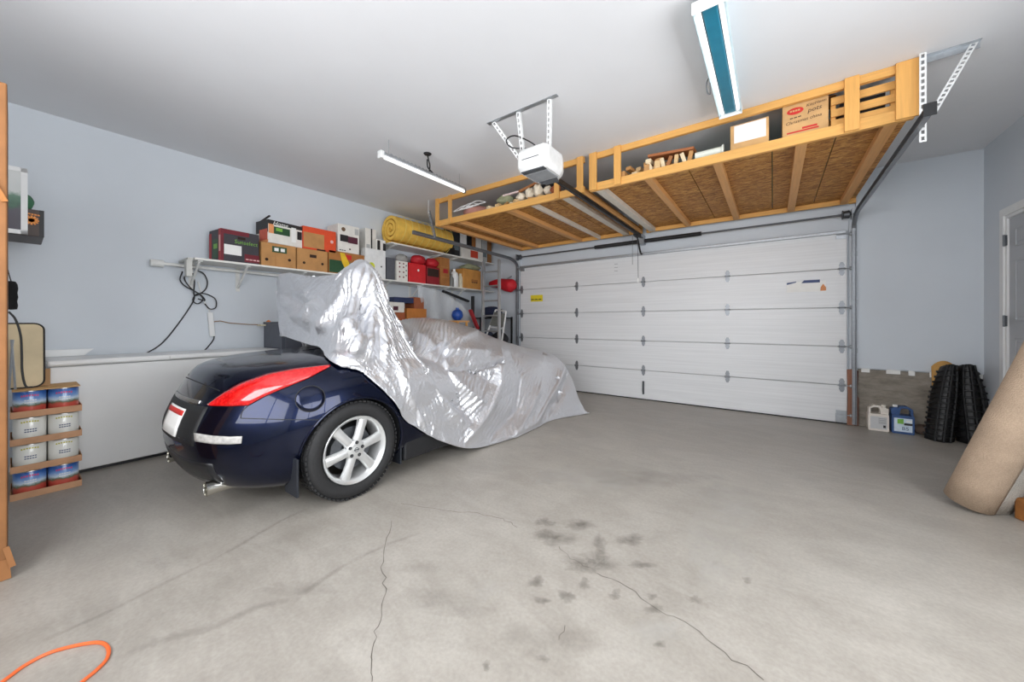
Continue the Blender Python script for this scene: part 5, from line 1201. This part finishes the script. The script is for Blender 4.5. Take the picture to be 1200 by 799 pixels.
zt4 = 4*TH-.003
MB().box(fxc-2*D, fxc+.004, y0, y0+2*D, zt4, zt4+.006).build('tray_lid', CARDL); tag(bpy.data.objects['tray_lid'], 'flat grey brown cardboard sheet covering the topmost cans', 'cardboard sheet')
# tan padded board with dark edging leaning on the cans
zb = zt4+.007; xb = -4.52; pa = AX(6, 380, xb); pb = AX(52, 452, xb); r = thing('padded_board', 'tan padded board with dark rounded edging on can stack', 'board', (xb, .1, zb))
yl, yr2, zt_ = pa.y-.15, pb.y, AX(30, 379, xb).z; rc = .05; poly = []
for (cx_, cz_, a0) in ((yr2-rc, zt_-rc, 0), (yl+rc, zt_-rc, 90), (yl+rc, zb+rc+.004, 180), (yr2-rc, zb+rc+.004, 270)):
    for k in range(7): a = math.radians(a0+k*15); poly.append((cx_+rc*math.cos(a), cz_+rc*math.sin(a)))
MB().prism(poly, lambda p, q, e_: Vector((e_-(q-zb)*.10, p, q)), xb-.03, xb).build('pad', plain('tan_vinyl', (206, 188, 152), .6, 0, .1, 5), r, bevel=.006)
MB().tube([(xb-.002-(q-zb)*.10, p, q) for p, q in poly], .006, 6, True).build('edging', plain('dark_edging', (50, 46, 42), .5), r, smooth=True)
m = MB(); m.box(xb-.10, xb-.045, yr2-.2, yr2+.03, zb, zb+.13); tag(m.build('wooden_block', wood('block_tan', (170, 130, 84), 'z')), 'tan wooden block behind the padded board', 'wood block')
for i, (px0, px1) in enumerate(((10.5, 15), (18, 13.5))):
    p0 = AX(px0, 452, xb+.05); p1 = AX(px1, 398, xb+.02); m = MB(); m.tube([(p0.x, p0.y, zb+.003), (p1.x, p1.y, p1.z)], .007, 6); tag(m.build('metal_rod', STEEL), 'thin steel rod leaning on the tan padded board', 'rod', 'rods against the padded board')
# dark brown box and white frame on a high shelf by the tall carton
zs = 1.915; xs_ = -4.45
hs = thing('corner_shelf', 'wooden corner shelf behind the tall carton', 'shelf', (-4.8, -.5, zs-.03)); BX('shelf_board', SHM, XL+.001, -4.36, YF+.001, -.06, zs-.025, zs, hs)
for yy in (-.9, -.2): m = MB(); m.beam((XL+.01, yy, zs-.32), (-4.6, yy, zs-.03), .03, .03); m.build('bracket', SBR, hs)
DBR = plain('dark_brown_box', (66, 52, 46), .5); e_ = AX(51.5, 260, xs_); zt_ = AX(50, 247, xs_).z
bx = thing('brown_box', 'dark brown box with orange sunburst emblem high by carton', 'box', (xs_-.2, e_.y-.2, zs)); BX('box_body', DBR, xs_-.44, xs_, e_.y-.45, e_.y, zs, zt_, bx, .004); BX('box_edge', BLACK, xs_-.01, xs_+.0015, e_.y-.022, e_.y+.001, zs, zt_, bx)
c = AX(37, 258, xs_); m = MB(); OR = plain('orange_emblem', (226, 140, 50), .5)
for k in range(12):
    a = 2*math.pi*k/12; q0 = Vector((xs_+.0015, c.y+.012*math.cos(a), c.z+.012*math.sin(a))); q1 = Vector((xs_+.0015, c.y+.034*math.cos(a), c.z+.034*math.sin(a))); m.beam(q0, q1, .010, .002, (1,0,0))
m.lathe([(.0,.0),(.014,0)], (xs_+.003, c.y, c.z), 'x', 12); m.build('emblem', OR, bx); dashes((xs_+.001, c.y-.03, c.z+.042), (0,1,-.08), (0,0,1), .07, .010, 5, OR, bx)
xp_ = -4.405; pr = thing('framed_print', 'white framed print leaning against the dark brown box', 'picture', (xp_, 0, zs)); e_ = AX(32.5, 200, xp_); ztp = AX(33, 197, xp_).z; y1_ = e_.y; y0_ = y1_-.36
def ln(x, z): return x-(z-zs)*.06
m = MB()
for (q0, q1, r0, r1) in ((y0_, y1_, zs, zs+.03), (y0_, y1_, ztp-.03, ztp), (y0_, y0_+.03, zs, ztp), (y1_-.03, y1_, zs, ztp)):
    m.add([Vector((ln(x_, z_), y_, z_)) for z_ in (r0, r1) for (x_, y_) in ((xp_-.02, q0), (xp_, q0), (xp_, q1), (xp_-.02, q1))], [(0,3,2,1),(4,5,6,7),(0,1,5,4),(1,2,6,5),(2,3,7,6),(3,0,4,7)])
m.build('frame', WHITEPAINT, pr)
def printm():
    m, nt, b = nt_new('landscape_print'); v = coords(nt); s = nt.nodes.new('ShaderNodeSeparateXYZ'); nt.links.new(v, s.inputs[0]); n = noise(nt, v, 12, 4); ad = nt.nodes.new('ShaderNodeMath'); ad.operation = 'MULTIPLY_ADD'; ad.inputs[1].default_value = .16; nt.links.new(n, ad.inputs[0]); nt.links.new(s.outputs[2], ad.inputs[2])
    sc = nt.nodes.new('ShaderNodeMath'); sc.operation = 'MULTIPLY'; sc.inputs[1].default_value = 1/.6; nt.links.new(ad.outputs[0], sc.inputs[0])
    nt.links.new(ramp(nt, sc.outputs[0], [(.1, lin(74,70,80)), (.42, lin(86,84,92)), (.47, lin(70,100,84)), (.60, lin(96,130,110)), (.66, lin(196,200,198)), (.9, lin(206,208,206))]), b.inputs['Base Color']); b.inputs['Roughness'].default_value = .3; return m
MB().add([(ln(xp_-.005, z_), y_, z_) for z_, y_ in ((zs+.02, y0_+.02), (zs+.02, y1_-.02), (ztp-.02, y1_-.02), (ztp-.02, y0_+.02))], [(0,1,2,3)]).build('print', printm(), pr)
# green bottle poking up behind
lump('green_toy', (xs_-.1, AX(34, 240, xs_).y-.02, zt_+.001), (.09, .09, .12), plain('toy_green', (60, 110, 80), .6), 'dark green object standing on the dark brown box', 'ornament', 91, .2)
# black brush and cord hanging by the carton
xk = -4.36; bt = AX(13, 331, xk); bb_ = AX(14, 363, xk)
ck = thing('hanging_brush', 'black bristle brush hanging above the tan padded board', 'brush', (xk, bt.y, bb_.z)); m = MB()
m.lathe([(.0,0),(.026,.004),(.03,.03),(.026,.06),(.031,.09),(.027,.12),(.031,.15),(.028,.18),(.02,.20),(0,.205)], (xk, bt.y, bb_.z), 'z', 18); m.build('bristles', plain('black_bristle', (18, 18, 20), .9, 0, .3, 90, .6), ck, smooth=True)
m = MB(); m.tube([tuple(p) for p in catmull([tuple(AX(a_, b_, xk)) for a_, b_ in ((10, 365), (18, 374), (24, 392), (25.5, 415), (26, 435), (30, 452), (38, 453.5))], 40)], .006, 6); m.build('cord', BLACK, ck, smooth=True)
MB().tube([(xk, bt.y, bb_.z+.20), (xk-.01, -.07, zs-.026)], .003, 5).build('hanging_loop', BLACK, ck)
# tall carton at the picture edge
tc = thing('tall_carton', 'tall brown cardboard carton standing upright near the can stack', 'carton', (-3.4, -.3, 0)); TCM = cardboard('amber_cardboard', (146, 98, 56)); xr = -3.08
ye = AX(8.5, 300, xr).y
BX('carton_body', TCM, xr-.45, xr, ye-.5, ye, .03, 2.46, tc, .006); m = MB(); random.seed(4)
for k in range(5): yy = ye-.01-k*.02; m.beam((xr+.003, yy, .10), (xr+.012, yy+.03*random.uniform(0, 1), .003), .03, .004, (1,0,0))
m.beam((xr+.004, ye-.004, .16), (xr+.02, ye+.016, .06), .02, .004, (1,0,0)); m.build('torn_edge', TCM, tc); BX('base_pad', TCM, xr-.44, xr-.01, ye-.49, ye-.012, .0005, .0295, tc)
m = MB(); p0 = AX(1, 215, xr+.01); p1 = AX(6, 236, xr+.01); m.beam((xr+.006, p0.y-.03, p0.z+.02), (xr+.006, p1.y, p1.z), .02, .010, (1,0,0)); m.build('tape_strip', CARDD, tc)
# orange cord on the floor
pts = [(-40, 830), (5, 797), (30, 779), (60, 764), (95, 755), (118, 753), (127, 760), (125, 772), (113, 785), (96, 799), (70, 822)]
m = MB(); m.tube([tuple(p) for p in catmull([tuple(AZ(a_, b_, .006)) for a_, b_ in pts], 70)], .0062, 8); tag(m.build('extension_cord', plain('orange_cord', (226, 104, 52), .5), smooth=True), 'orange extension cord looped on the bare concrete floor', 'cord')
# cables by the shelf end
xw = XL+.012
def wall_cable(pts, r=.006, x=None): return [tuple(AX(a_, b_, x or xw)) for a_, b_ in pts]
cb = thing('cable_bundle', 'tangled black cable hung from the near shelf bracket', 'cable', tuple(AX(232, 400, xw)))
for P_ in ([(168,416),(190,402),(210,378),(226,354),(228,345)], [(214,318),(211,328),(218,336),(230,342),(238,350),(232,356),(226,352),(230,345),(240,344),(252,350),(253,360),(246,362),(240,356)], [(228,316),(238,320),(243,330),(240,340),(228,346),(228,330),(226,320)], [(222,318),(216,326),(224,338),(236,346),(240,352),(232,350)], [(251,392),(250,398),(244,406),(236,414)]):
    m = MB(); m.tube([tuple(p) for p in catmull(wall_cable(P_, x=xw+.03 if P_[0][1] < 320 else xw), 40)], .0065, 6); m.build('cable', BLACK, cb, smooth=True)
cn = thing('conduit_piece', 'short white conduit piece on the wall above the freezer', 'conduit', tuple(AX(248, 394, xw))); m = MB(); m.beam(AX(246, 366, xw+.01), AX(249, 394, xw+.01), .05, .025, (1,0,0)); m.build('channel', WHITEPAINT, cn, bevel=.004)
m = MB(); m.tube([tuple(AX(a_, b_, xw+.005)) for a_, b_ in ((232,330),(238,350),(246,366))], .009, 6); m.build('tube', WHITEPAINT, cn)
m = MB(); m.tube([tuple(AX(a_, b_, xw+.01)) for a_, b_ in ((250,377),(258,376),(270,378.5),(290,380),(308,380.5))], .0055, 6); tag(m.build('copper_pipe', plain('copper_brown', (150, 120, 92), .5)), 'thin brown pipe running along wall above freezer', 'pipe')
ls = thing('small_ledge', 'small cream wall ledge beside the grey cabinet', 'ledge', tuple(AX(318, 382, XL+.05))); a = AX(305, 380, XL+.1); b = AX(330, 380, XL+.1); BX('board', plain('cream_paint', (228, 218, 190), .5), XL+.0005, XL+.12, a.y, min(b.y, max(ga, 1.86)-.012), a.z-.02, a.z, ls); m = MB(); q_ = AX(316, 384, XL+.05); m.tube([(XL+.04, q_.y, a.z-.02), (XL+.02, q_.y+.01, a.z-.3)], .005, 6); m.build('dangling_wire', DSTEEL, ls)
tag(MB().lathe([(.028,0),(.03,.03),(.012,.05),(0,.055)], (XL+.07, q_.y-.02, a.z+.0005), 'z', 14).build('orange_knob', plain('orange_plastic', (226, 130, 60), .5), smooth=True), 'small orange knob resting on the cream ledge', 'knob')
# ================================================================== FAR LEFT CORNER
def ubox(name, label, p0, p1, ytop, z0, mat, X=-4.72, depth=.35): return sbox(name, label, p0, p1, ytop, z0, mat, depth, X)
bench = thing('work_table', 'wooden table carrying cartons behind the covered car', 'table', (-4.9, 3.9, 0)); BX('tabletop', PINE_Y, XL+.02, -4.62, 2.95, 4.5, .93, .96, bench)
for xx in (XL+.06, -4.68):
    for yy in (2.98, 4.42): BX('leg', PINE_Z, xx, xx+.05, yy, yy+.05, .001, .93, bench)
r1 = ubox('brown_carton', 'rust brown carton beside the peak of the cover', 455, 475, 366, .961, plain('rust_carton', (164, 88, 52), .7), -4.68)
r2 = ubox('white_carton', 'low white carton on the rust brown carton', 455, 474, 354, r1['_g'][3]+.001, WC, -4.68); face(r2, .3, .6, .2, .6, plain('plum_print', (84, 36, 52), .5))
r3 = ubox('brown_carton', 'orange brown carton with round sticker next to rust carton', 477, 500, 361.5, .961, cardboard('orange_cardboard', (190, 118, 52)), -4.68); holes(r3, [(.5, .62)], .02, YEL)
r4 = ubox('blue_case', 'dark blue case lying on the orange brown carton', 462, 485, 348.5, max(r2['_g'][3], r3['_g'][3])+.001, plain('dark_blue_case', (36, 48, 84), .5), -4.74)
r5 = ubox('small_carton', 'small reddish carton beside the dark blue case', 485.5, 497, 348.5, r3['_g'][3]+.001, plain('sienna_carton', (150, 84, 52), .7), -4.72, .25)
# clear plastic sheeting
def film():
    m, nt, b = nt_new('clear_plastic'); v = coords(nt); n = noise(nt, v, 18, 5, .6, 1); b.inputs['Base Color'].default_value = (.86, .90, .93, 1); b.inputs['Roughness'].default_value = .18; b.inputs['Alpha'].default_value = .36; bump(nt, b, n, .8, .02); return m
G = []; top_ = [(489,334),(505,338),(522,344),(540,356),(556,374)]; bot_ = [(494,378),(510,384),(525,386),(540,386),(558,382)]
for t in np.linspace(0, 1, 14):
    row = []
    for s_ in np.linspace(0, 1, 26):
        i = min(int(s_*4), 3); f = s_*4-i; a_ = [top_[i][k]*(1-f)+top_[i+1][k]*f for k in (0, 1)]; b_ = [bot_[i][k]*(1-f)+bot_[i+1][k]*f for k in (0, 1)]
        row.append(AX(a_[0]*(1-t)+b_[0]*t, a_[1]*(1-t)+b_[1]*t, -4.76+.03*math.sin(9*s_+4*t)+.02*math.sin(23*s_)))
    G.append(row)
o = MB().grid(G).build('plastic_sheeting', film(), smooth='all', fix=False); tag(o, 'crumpled clear plastic sheeting hanging below the lower shelf', 'plastic sheet')
lump('plastic_wad', (-5.0, 4.29, .961), (.3, .36, .30), plain('cloudy_plastic', (176, 184, 192), .25, 0, .1, 20, .6), 'cloudy wad of bubble wrap behind the clear sheeting', 'bubble wrap', 93, .4)
m = MB(); c = AX(536, 369, -4.58); m.lathe([(.0,-.1),(.06,-.09),(.10,-.04),(.105,0),(.09,.06),(.05,.095),(0,.105)], tuple(c), 'z', 20)
st = thing('blue_jug', 'round blue jug on the small stand beside plastic sheeting', 'jug', tuple(c)); m.build('jug_body', plain('royal_blue', (30, 74, 156), .35), st, smooth=True); MB().cyl(c+Vector((0,0,.09)), c+Vector((0,0,.13)), .03, 12).build('cap', plain('royal_blue', (30, 74, 156), .35), st)
stt = thing('plant_stand', 'plain wooden stand under the blue jug', 'stand', (c.x, c.y, 0)); BX('top', PINE_Y, c.x-.15, c.x+.15, c.y-.15, c.y+.15, c.z-.13, c.z-.101, stt)
for sx in (-.12, .1):
    for sy in (-.12, .1): BX('leg', PINE_Z, c.x+sx, c.x+sx+.03, c.y+sy, c.y+sy+.03, .001, c.z-.13, stt)
m = MB(); m.beam(AX(519, 341, -4.95), AX(549, 353, -4.95), .06, .04); tag(m.build('black_bar', BLACK, bevel=.006), 'flat black bar slung below the lower shelf', 'bar')
m = MB(); p0 = AX(551, 363, -4.62); p1 = AX(560, 385, -4.62); m.beam(p0, (p1.x, p1.y, p1.z), .07, .035); m.tube([tuple(p1), (p1.x, p1.y, .003)], .015, 8); tag(m.build('red_shovel', plain('red_tool', (170, 40, 46), .5)), 'red handled tool standing beside the blue jug', 'tool')
m = MB(); m.tube([tuple(AX(554, 347, -4.9)), (-4.9, AX(554, 347, -4.9).y, .003)], .035, 8); tag(m.build('black_post', BLACK), 'black post standing under the lower shelf end', 'post')
# black steel shelving in the corner with things
sx0, sx1, sy0, sy1 = XL+.03, TXL-.10, 5.66, 6.05
su = thing('black_shelving', 'black steel shelving unit in the corner by garage door', 'shelving', ((sx0+sx1)/2, 5.85, 0))
for xx in (sx0, sx1-.03):
    for yy in (sy0, sy1-.03): BX('upright', BLACK, xx, xx+.03, yy, yy+.03, .001, 1.40, su)
for zz in (.2, .75, 1.36): BX('shelf', BLACK, sx0, sx1, sy0+.031, sy1-.031, zz, zz+.025, su)
for i, (x_, z_, sz, mt, lb_, nm) in enumerate(((-4.75, 1.386, (.5,.3,.22), plain('navy_cloth', (36, 44, 74), .8), 'navy blue bag on the black shelving', 'navy_bag'), (-4.55, .776, (.4,.3,.3), plain('dark_cloth', (34, 34, 38), .8), 'dark bag on the middle black shelf', 'dark_bag'), (-4.5, .226, (.4,.3,.4), plain('maroon_cloth', (150, 40, 44), .7), 'maroon bag on the bottom black shelf', 'maroon_bag'), (-4.95, .776, (.4,.3,.34), plain('grey_blue_cloth', (70, 78, 96), .8), 'grey blue bag on the middle black shelf', 'blue_bag'))):
    lump(nm, (x_, 5.85, z_), sz, mt, lb_, 'bag', 100+i, .2)
# red kayak like bag hanging on the back wall
p0 = AY(586, 334, 5.95); m = MB(); pts = [AY(575, 333, 5.95), AY(585, 332, 5.95), AY(593, 334, 5.95), AY(600, 335, 5.95), AY(604, 337, 5.95)]; rr = [.06, .10, .13, .14, .03]
m.tube([tuple(p) for p in catmull([tuple(p) for p in pts], 16)], list(np.interp(np.linspace(0, 4, 16), range(5), rr)), 12)
hb_ = thing('red_duffel', 'bright red duffel hung on the back wall by the track', 'bag', tuple(pts[2])); m.build('bag_body', plain('bright_red_cloth', (200, 24, 38), .6), hb_, smooth='all'); MB().tube([tuple(pts[2]+Vector((0,.02,.12))), tuple(pts[2]+Vector((0,.19,.2)))], .012, 6).build('hook', STEEL, hb_)
# aluminium ladder leaning in the corner
ALU = plain('aluminium', (186, 188, 190), .35, .7, .06, 20)
ld = thing('aluminium_ladder', 'tall aluminium ladder leaning in the corner before the shelving', 'ladder', (-4.6, 5.3, 0))
yb = 5.32; A0 = AY(566, 372, yb); A1 = AY(567, 300, yb+.22); B0 = AY(585, 372, yb); B1 = AY(585, 300, yb+.22)
def ext(p, q, z): t = (z-p.z)/(q.z-p.z); return p+(q-p)*t
for p, q in ((A0, A1), (B0, B1)): m = MB(); m.beam(ext(p, q, .004), ext(p, q, 2.5), .03, .065, (0,1,0)); m.build('rail', ALU, ld)
for k in range(8): z = .25+k*.29; m = MB(); m.tube([tuple(ext(A0, A1, z)), tuple(ext(B0, B1, z))], .016, 8); m.build('rung', ALU, ld)
# white step stool
ss = thing('step_stool', 'folded white step stool with grey treads near the ladder', 'step stool', tuple(AY(583, 390, 5.5))); q = [AY(581, 363, 5.55), AY(593, 365, 5.55), AY(574, 382, 5.48), AY(590, 386, 5.48)]
def dn(p, q_): d = (q_-p); t = (.004-p.z)/d.z; return p+d*t
for p, q_ in ((q[0], q[2]), (q[1], q[3])): m = MB(); m.tube([tuple(p), tuple(dn(p, q_)*1)], .017, 8); m.build('leg', WHITEP, ss)
d0 = dn(q[0], q[2]); d1 = dn(q[1], q[3])
for t in (0.0, .22, .45, .7): m = MB(); a_ = q[0].lerp(d0, t); b_ = q[1].lerp(d1, t); m.tube([tuple(a_), tuple(b_)], .015, 8); m.build('crossbar', WHITEP, ss)
m = MB(); a_ = q[0].lerp(d0, .03); b_ = q[1].lerp(d1, .03); c_2 = q[0].lerp(d0, .2); d_2 = q[1].lerp(d1, .2); m.add([a_, b_, d_2, c_2], [(0,1,2,3)]); o = m.build('tread', plain('tread_grey', (120, 122, 116), .8, 0, .3, 60), ss); o.modifiers.new('s', 'SOLIDIFY').thickness = .02
# ================================================================== RIGHT SIDE
def jug(name, label, px0, px1, pytop, pybot, mat, lab, flip):
    yj = 5.98; a = AZ(px0, pybot, .0); Yf = 5.96; x0, x1 = AY(px0, 490, Yf).x, AY(px1, 490, Yf).x; zt = AY((px0+px1)/2, pytop, Yf).z; w_ = x1-x0
    r = thing(name, label, 'jug', ((x0+x1)/2, Yf+.06, 0)); m = MB(); H = zt
    # outline with a sloped handle shoulder, extruded; a handle hole between two outlines
    def f(u, v, d): 
        if flip: u = 1-u
        return Vector((x0+u*w_, d, .001+v*H))
    body_ = [(0,0.03),(.04,0),(.96,0),(1,.03),(1,.60),(.98,.66),(.02,.66),(0,.60)]
    m.prism(body_, f, Yf, Yf+.12)
    m.prism([(.02,.66),(.14,.66),(.14,.84),(.30,.90),(.55,.90),(.60,.80),(.62,.66),(.98,.66),(1,.72),(1,.88),(.88,.90),(.88,.93),(.70,.93),(.70,.90),(.62,.97),(.3,.99),(.04,.88)], f, Yf+.02, Yf+.10)
    m.build('jug_body', mat, r, bevel=.006)
    m = MB(); m.cyl(f(.79, .93, Yf+.06), f(.79, 1.0, Yf+.06), .022, 14); m.build('cap', WHITEP if flip else mat, r)
    m = MB(); m.prism([(.10,.08),(.90,.08),(.90,.56),(.10,.56)], f, Yf-.0015, Yf+.002); m.build('label', lab, r)
    return r, f, Yf
JW = plain('jug_white', (226, 218, 208), .4); JB = plain('jug_blue', (52, 82, 130), .4)
r, f, Yf = jug('white_jug', 'white plastic jug with carry handle against concrete base', 1017.5, 1042, 475, 504, JW, plain('grey_label', (196, 196, 196), .5), False)
m = MB(); m.prism([(.72,.14),(.84,.14),(.84,.24),(.72,.24)], f, Yf-.003, Yf-.0016); m.build('print', INK, r); m = MB()
for k in range(4): m.prism([(.5,.30+k*.06),(.86,.30+k*.06),(.86,.32+k*.06),(.5,.32+k*.06)], f, Yf-.003, Yf-.0016)
m.build('print', plain('grey_ink', (140, 140, 142), .6), r)
r, f, Yf = jug('blue_jug', 'blue plastic jug with pale label against concrete base', 1045, 1072, 476, 507, JB, plain('pale_blue_label', (206, 220, 232), .5), True)
for poly, mt in (([(.10,.32),(.46,.32),(.46,.40),(.10,.40)], INK), ([(.48,.36),(.75,.36),(.75,.52),(.48,.54)], GRN), ([(.12,.44),(.36,.44),(.36,.5),(.12,.5)], PAPER)):
    m = MB(); m.prism(poly, f, Yf-.003, Yf-.0016); m.build('print', mt, r)
lettering('B5', (f(.56,.12,0).x, Yf-.0018, f(.56,.14,0).z), (1,0,0), (0,0,1), .055, NAVY, r)
# broken wooden jamb foot beside the garage door
wbk = wood('weathered_red_wood', (150, 104, 82), 'z', .8, .3)
for i, (p0, p1, t, b_) in enumerate(((992.5, 1000, 432, 499), (1000.5, 1006, 434, 499))):
    a = AY(p0, 470, 6.10); b = AY(p1, 470, 6.10); m = MB(); fn = lambda p, q_, e2: Vector((p, e2, q_)); zt = AY(p0, t, 6.1).z
    m.prism([(a.x, .002), (b.x, .002), (b.x+.004, zt*.5), (b.x-.012, zt*.56), (b.x, zt), (a.x, zt-.01), (a.x+.008, zt*.55)], fn, 6.09, 6.118 if i == 0 else 6.135)
    tag(m.build('wooden_jamb_foot', wbk if i == 0 else plain('dark_red_wood', (96, 62, 48), .8, 0, .2), bevel=.003), ('pale weathered wood jamb foot next to the garage door' if i == 0 else 'dark red wood strip beside the weathered jamb foot'), 'wood post')
# black ribbed plastic panels leaning in the corner, tan cushion behind
BLKP = plain('black_ribbed_plastic', (11, 11, 12), .5)
def ribbed(name, label, px, n, lean, hgt, wid, seed, Yb):
    X0 = px; r = thing(name, label, 'plastic panel', (X0+wid/2, Yb, 0))
    G = []; nu = 26
    for i in range(nu+1):
        t = i/nu; half = wid/2*(1-.42*max(0, (t-.55)/.45)**1.6); row = []
        for s_ in np.linspace(-1, 1, 9): row.append(Vector((X0+wid/2+half*s_+lean*t, Yb+.12*t-.10*(1-s_*s_)*1.0, .004+hgt*t*(1-.05*s_*s_))))
        G.append(row)
    o = MB().grid(G).build('shell', BLKP, r, smooth='all', fix=False); o.modifiers.new('s', 'SOLIDIFY').thickness = .008
    for i in range(1, n):
        k_ = i/n*nu; i0 = int(k_); row = [G[i0][j].lerp(G[min(i0+1, nu)][j], k_-i0)+Vector((0,-.012,0)) for j in range(9)]
        MB().tube([tuple(p) for p in row], .011, 6).build('rib', BLKP, r, smooth=True)
        for e2 in (row[0],):
            m = MB(); m.obox(e2+Vector((-.002, .004, 0)), (.026, .03, .026)); m.build('edge_lug', BLKP, r, bevel=.006)
    for j in (2, 4, 6): MB().tube([tuple(G[i][j]+Vector((0,-.012,0))) for i in range(nu+1)], .012, 6).build('spine', BLKP, r, smooth=True)
    return r
Yp = 5.88
xa = AY(1083, 510, Yp).x; xb2 = AY(1112, 510, Yp).x; xc = AY(1150, 510, Yp).x
zt = AY(1122, 424, Yp+.16).z-.01
ribbed('ribbed_panel', 'black ribbed plastic panel with side lugs leaning beside jugs', xa, 14, .10, zt-.01, xb2-xa+.04, 1, Yp)
ribbed('ribbed_panel', 'black ribbed plastic panel leaning nearest the entry door', xb2+.065, 12, -.03, zt-.005, xc-xb2+.03, 2, Yp+.05)
G = []
for i in range(11):
    t = i/10; G.append([Vector((AY(1092+33*s_, 440, 6.07).x+.0, 6.075-.03*math.sin(math.pi*t)+.01*t,   .003+(zt+.01)*t*(1-.10*(2*s_-.9)**2))) for s_ in np.linspace(0, .95, 9)])
o = MB().grid(G).build('tan_mat', plain('tan_foam_mat', (196, 150, 84), .8, 0, .12, 10), smooth='all', fix=False); o.modifiers.new('s', 'SOLIDIFY').thickness = .02; tag(o, 'curved tan mat standing behind the black ribbed panels', 'mat')
c = AZ(1085, 509, 0); lump('brown_pouch', (c.x-.02, c.y-.02, .001), (.17, .16, .11), plain('dull_brown', (92, 76, 66), .8), 'dull brown pad on the floor beside black ribbed panel', 'pad', 120, .1)
a = AZ(1091, 515, 0); b = AZ(1111, 517.5, 0); m = MB(); m.beam(a+Vector((0,0,.022)), b+Vector((0,0,.022)), .03, .04); tag(m.build('white_strip', plain('dirty_white', (206, 202, 192), .6), bevel=.004), 'short dirty white strip on the floor before black panel', 'strip')
# carpet roll leaning on the right wall
def carpet(name, rgb, sc):
    m, nt, b = nt_new(name); v = coords(nt); n = noise(nt, v, 5, 4); vo = nt.nodes.new('ShaderNodeTexVoronoi'); vo.inputs['Scale'].default_value = sc; nt.links.new(v, vo.inputs['Vector']); c = lin(*rgb)
    k = ramp(nt, n, [(.3, tuple(x*.85 for x in c)), (.7, tuple(min(1, x*1.08) for x in c))]); k = mixc(nt, .5, k, ramp(nt, vo.outputs['Distance'], [(0, (1,1,1)), (.6, (.62,.6,.58))]), 'MULTIPLY')
    nt.links.new(k, b.inputs['Base Color']); b.inputs['Roughness'].default_value = .9; bump(nt, b, vo.outputs['Distance'], .5, .006); return m
BACK = carpet('jute_backing', (196, 172, 148), 150); WEAVE = carpet('grey_weave', (196, 190, 180), 110)
base = Vector((1.095, 3.86, 0)); topp = Vector((1.60, 3.36, 2.1)); ax_ = (topp-base).normalized(); e1 = ax_.cross(Vector((0,1,0))).normalized(); e2 = ax_.cross(e1).normalized(); R0 = .112
ctr_b = base+Vector((0, 0, .046))
cr_ = thing('carpet_roll', 'rolled beige carpet with woven backing leaning by the entry door', 'carpet roll', tuple(base)); sp = []; n = 150
for i in range(n+1):
    t = i/n; a = t*5*2*math.pi; rad = R0-.09*t; sp.append((rad, a))
st_ = 2.5
def cp(rad, a, h, c0=ctr_b): return c0+ax_*h+e1*(rad*math.cos(a))+e2*(rad*math.sin(a))
Lr = 2.1
m = MB(); m.grid([[cp(rad, st_-a, h) for rad, a in sp] for h in np.linspace(0, Lr, 12)]); o = m.build('roll', BACK, cr_, smooth='all', fix=False); o.modifiers.new('s', 'SOLIDIFY').thickness = .012
# loose outer flap opening towards the wall
G = []
for h in np.linspace(.0, Lr, 16):
    row = []
    for s_ in np.linspace(0, 1, 10): row.append(cp(R0+.004, st_, h)+(e1*(-math.sin(st_))+e2*math.cos(st_))*(s_*.22)+(e1*math.cos(st_)+e2*math.sin(st_))*(.03*math.sin(s_*3)))
    G.append(row)
FLAP = (G, st_)
o = MB().grid(G).build('flap', WEAVE, cr_, smooth='all', fix=False); o.modifiers.new('s', 'SOLIDIFY').thickness = .012
for o in cr_.children:      # keep the roll's foot on the floor
    zmin = min(v.co.z for v in o.data.vertices)
c = AZ(1186, 606, 0); m = MB(); m.obox((c.x+.13, c.y-.02, .071), (.20, .16, .14), Matrix.Rotation(.62, 3, 'Z')); tag(m.build('amber_block', plain('amber_wood', (140, 88, 38), .7, 0, .3, 12), bevel=.01), 'amber brown block on the floor under the carpet roll flap', 'block')
# ================================================================== tidy helper properties
for o in S.objects:
    for k in ('_loc', '_g'):
        if k in o: del o[k]
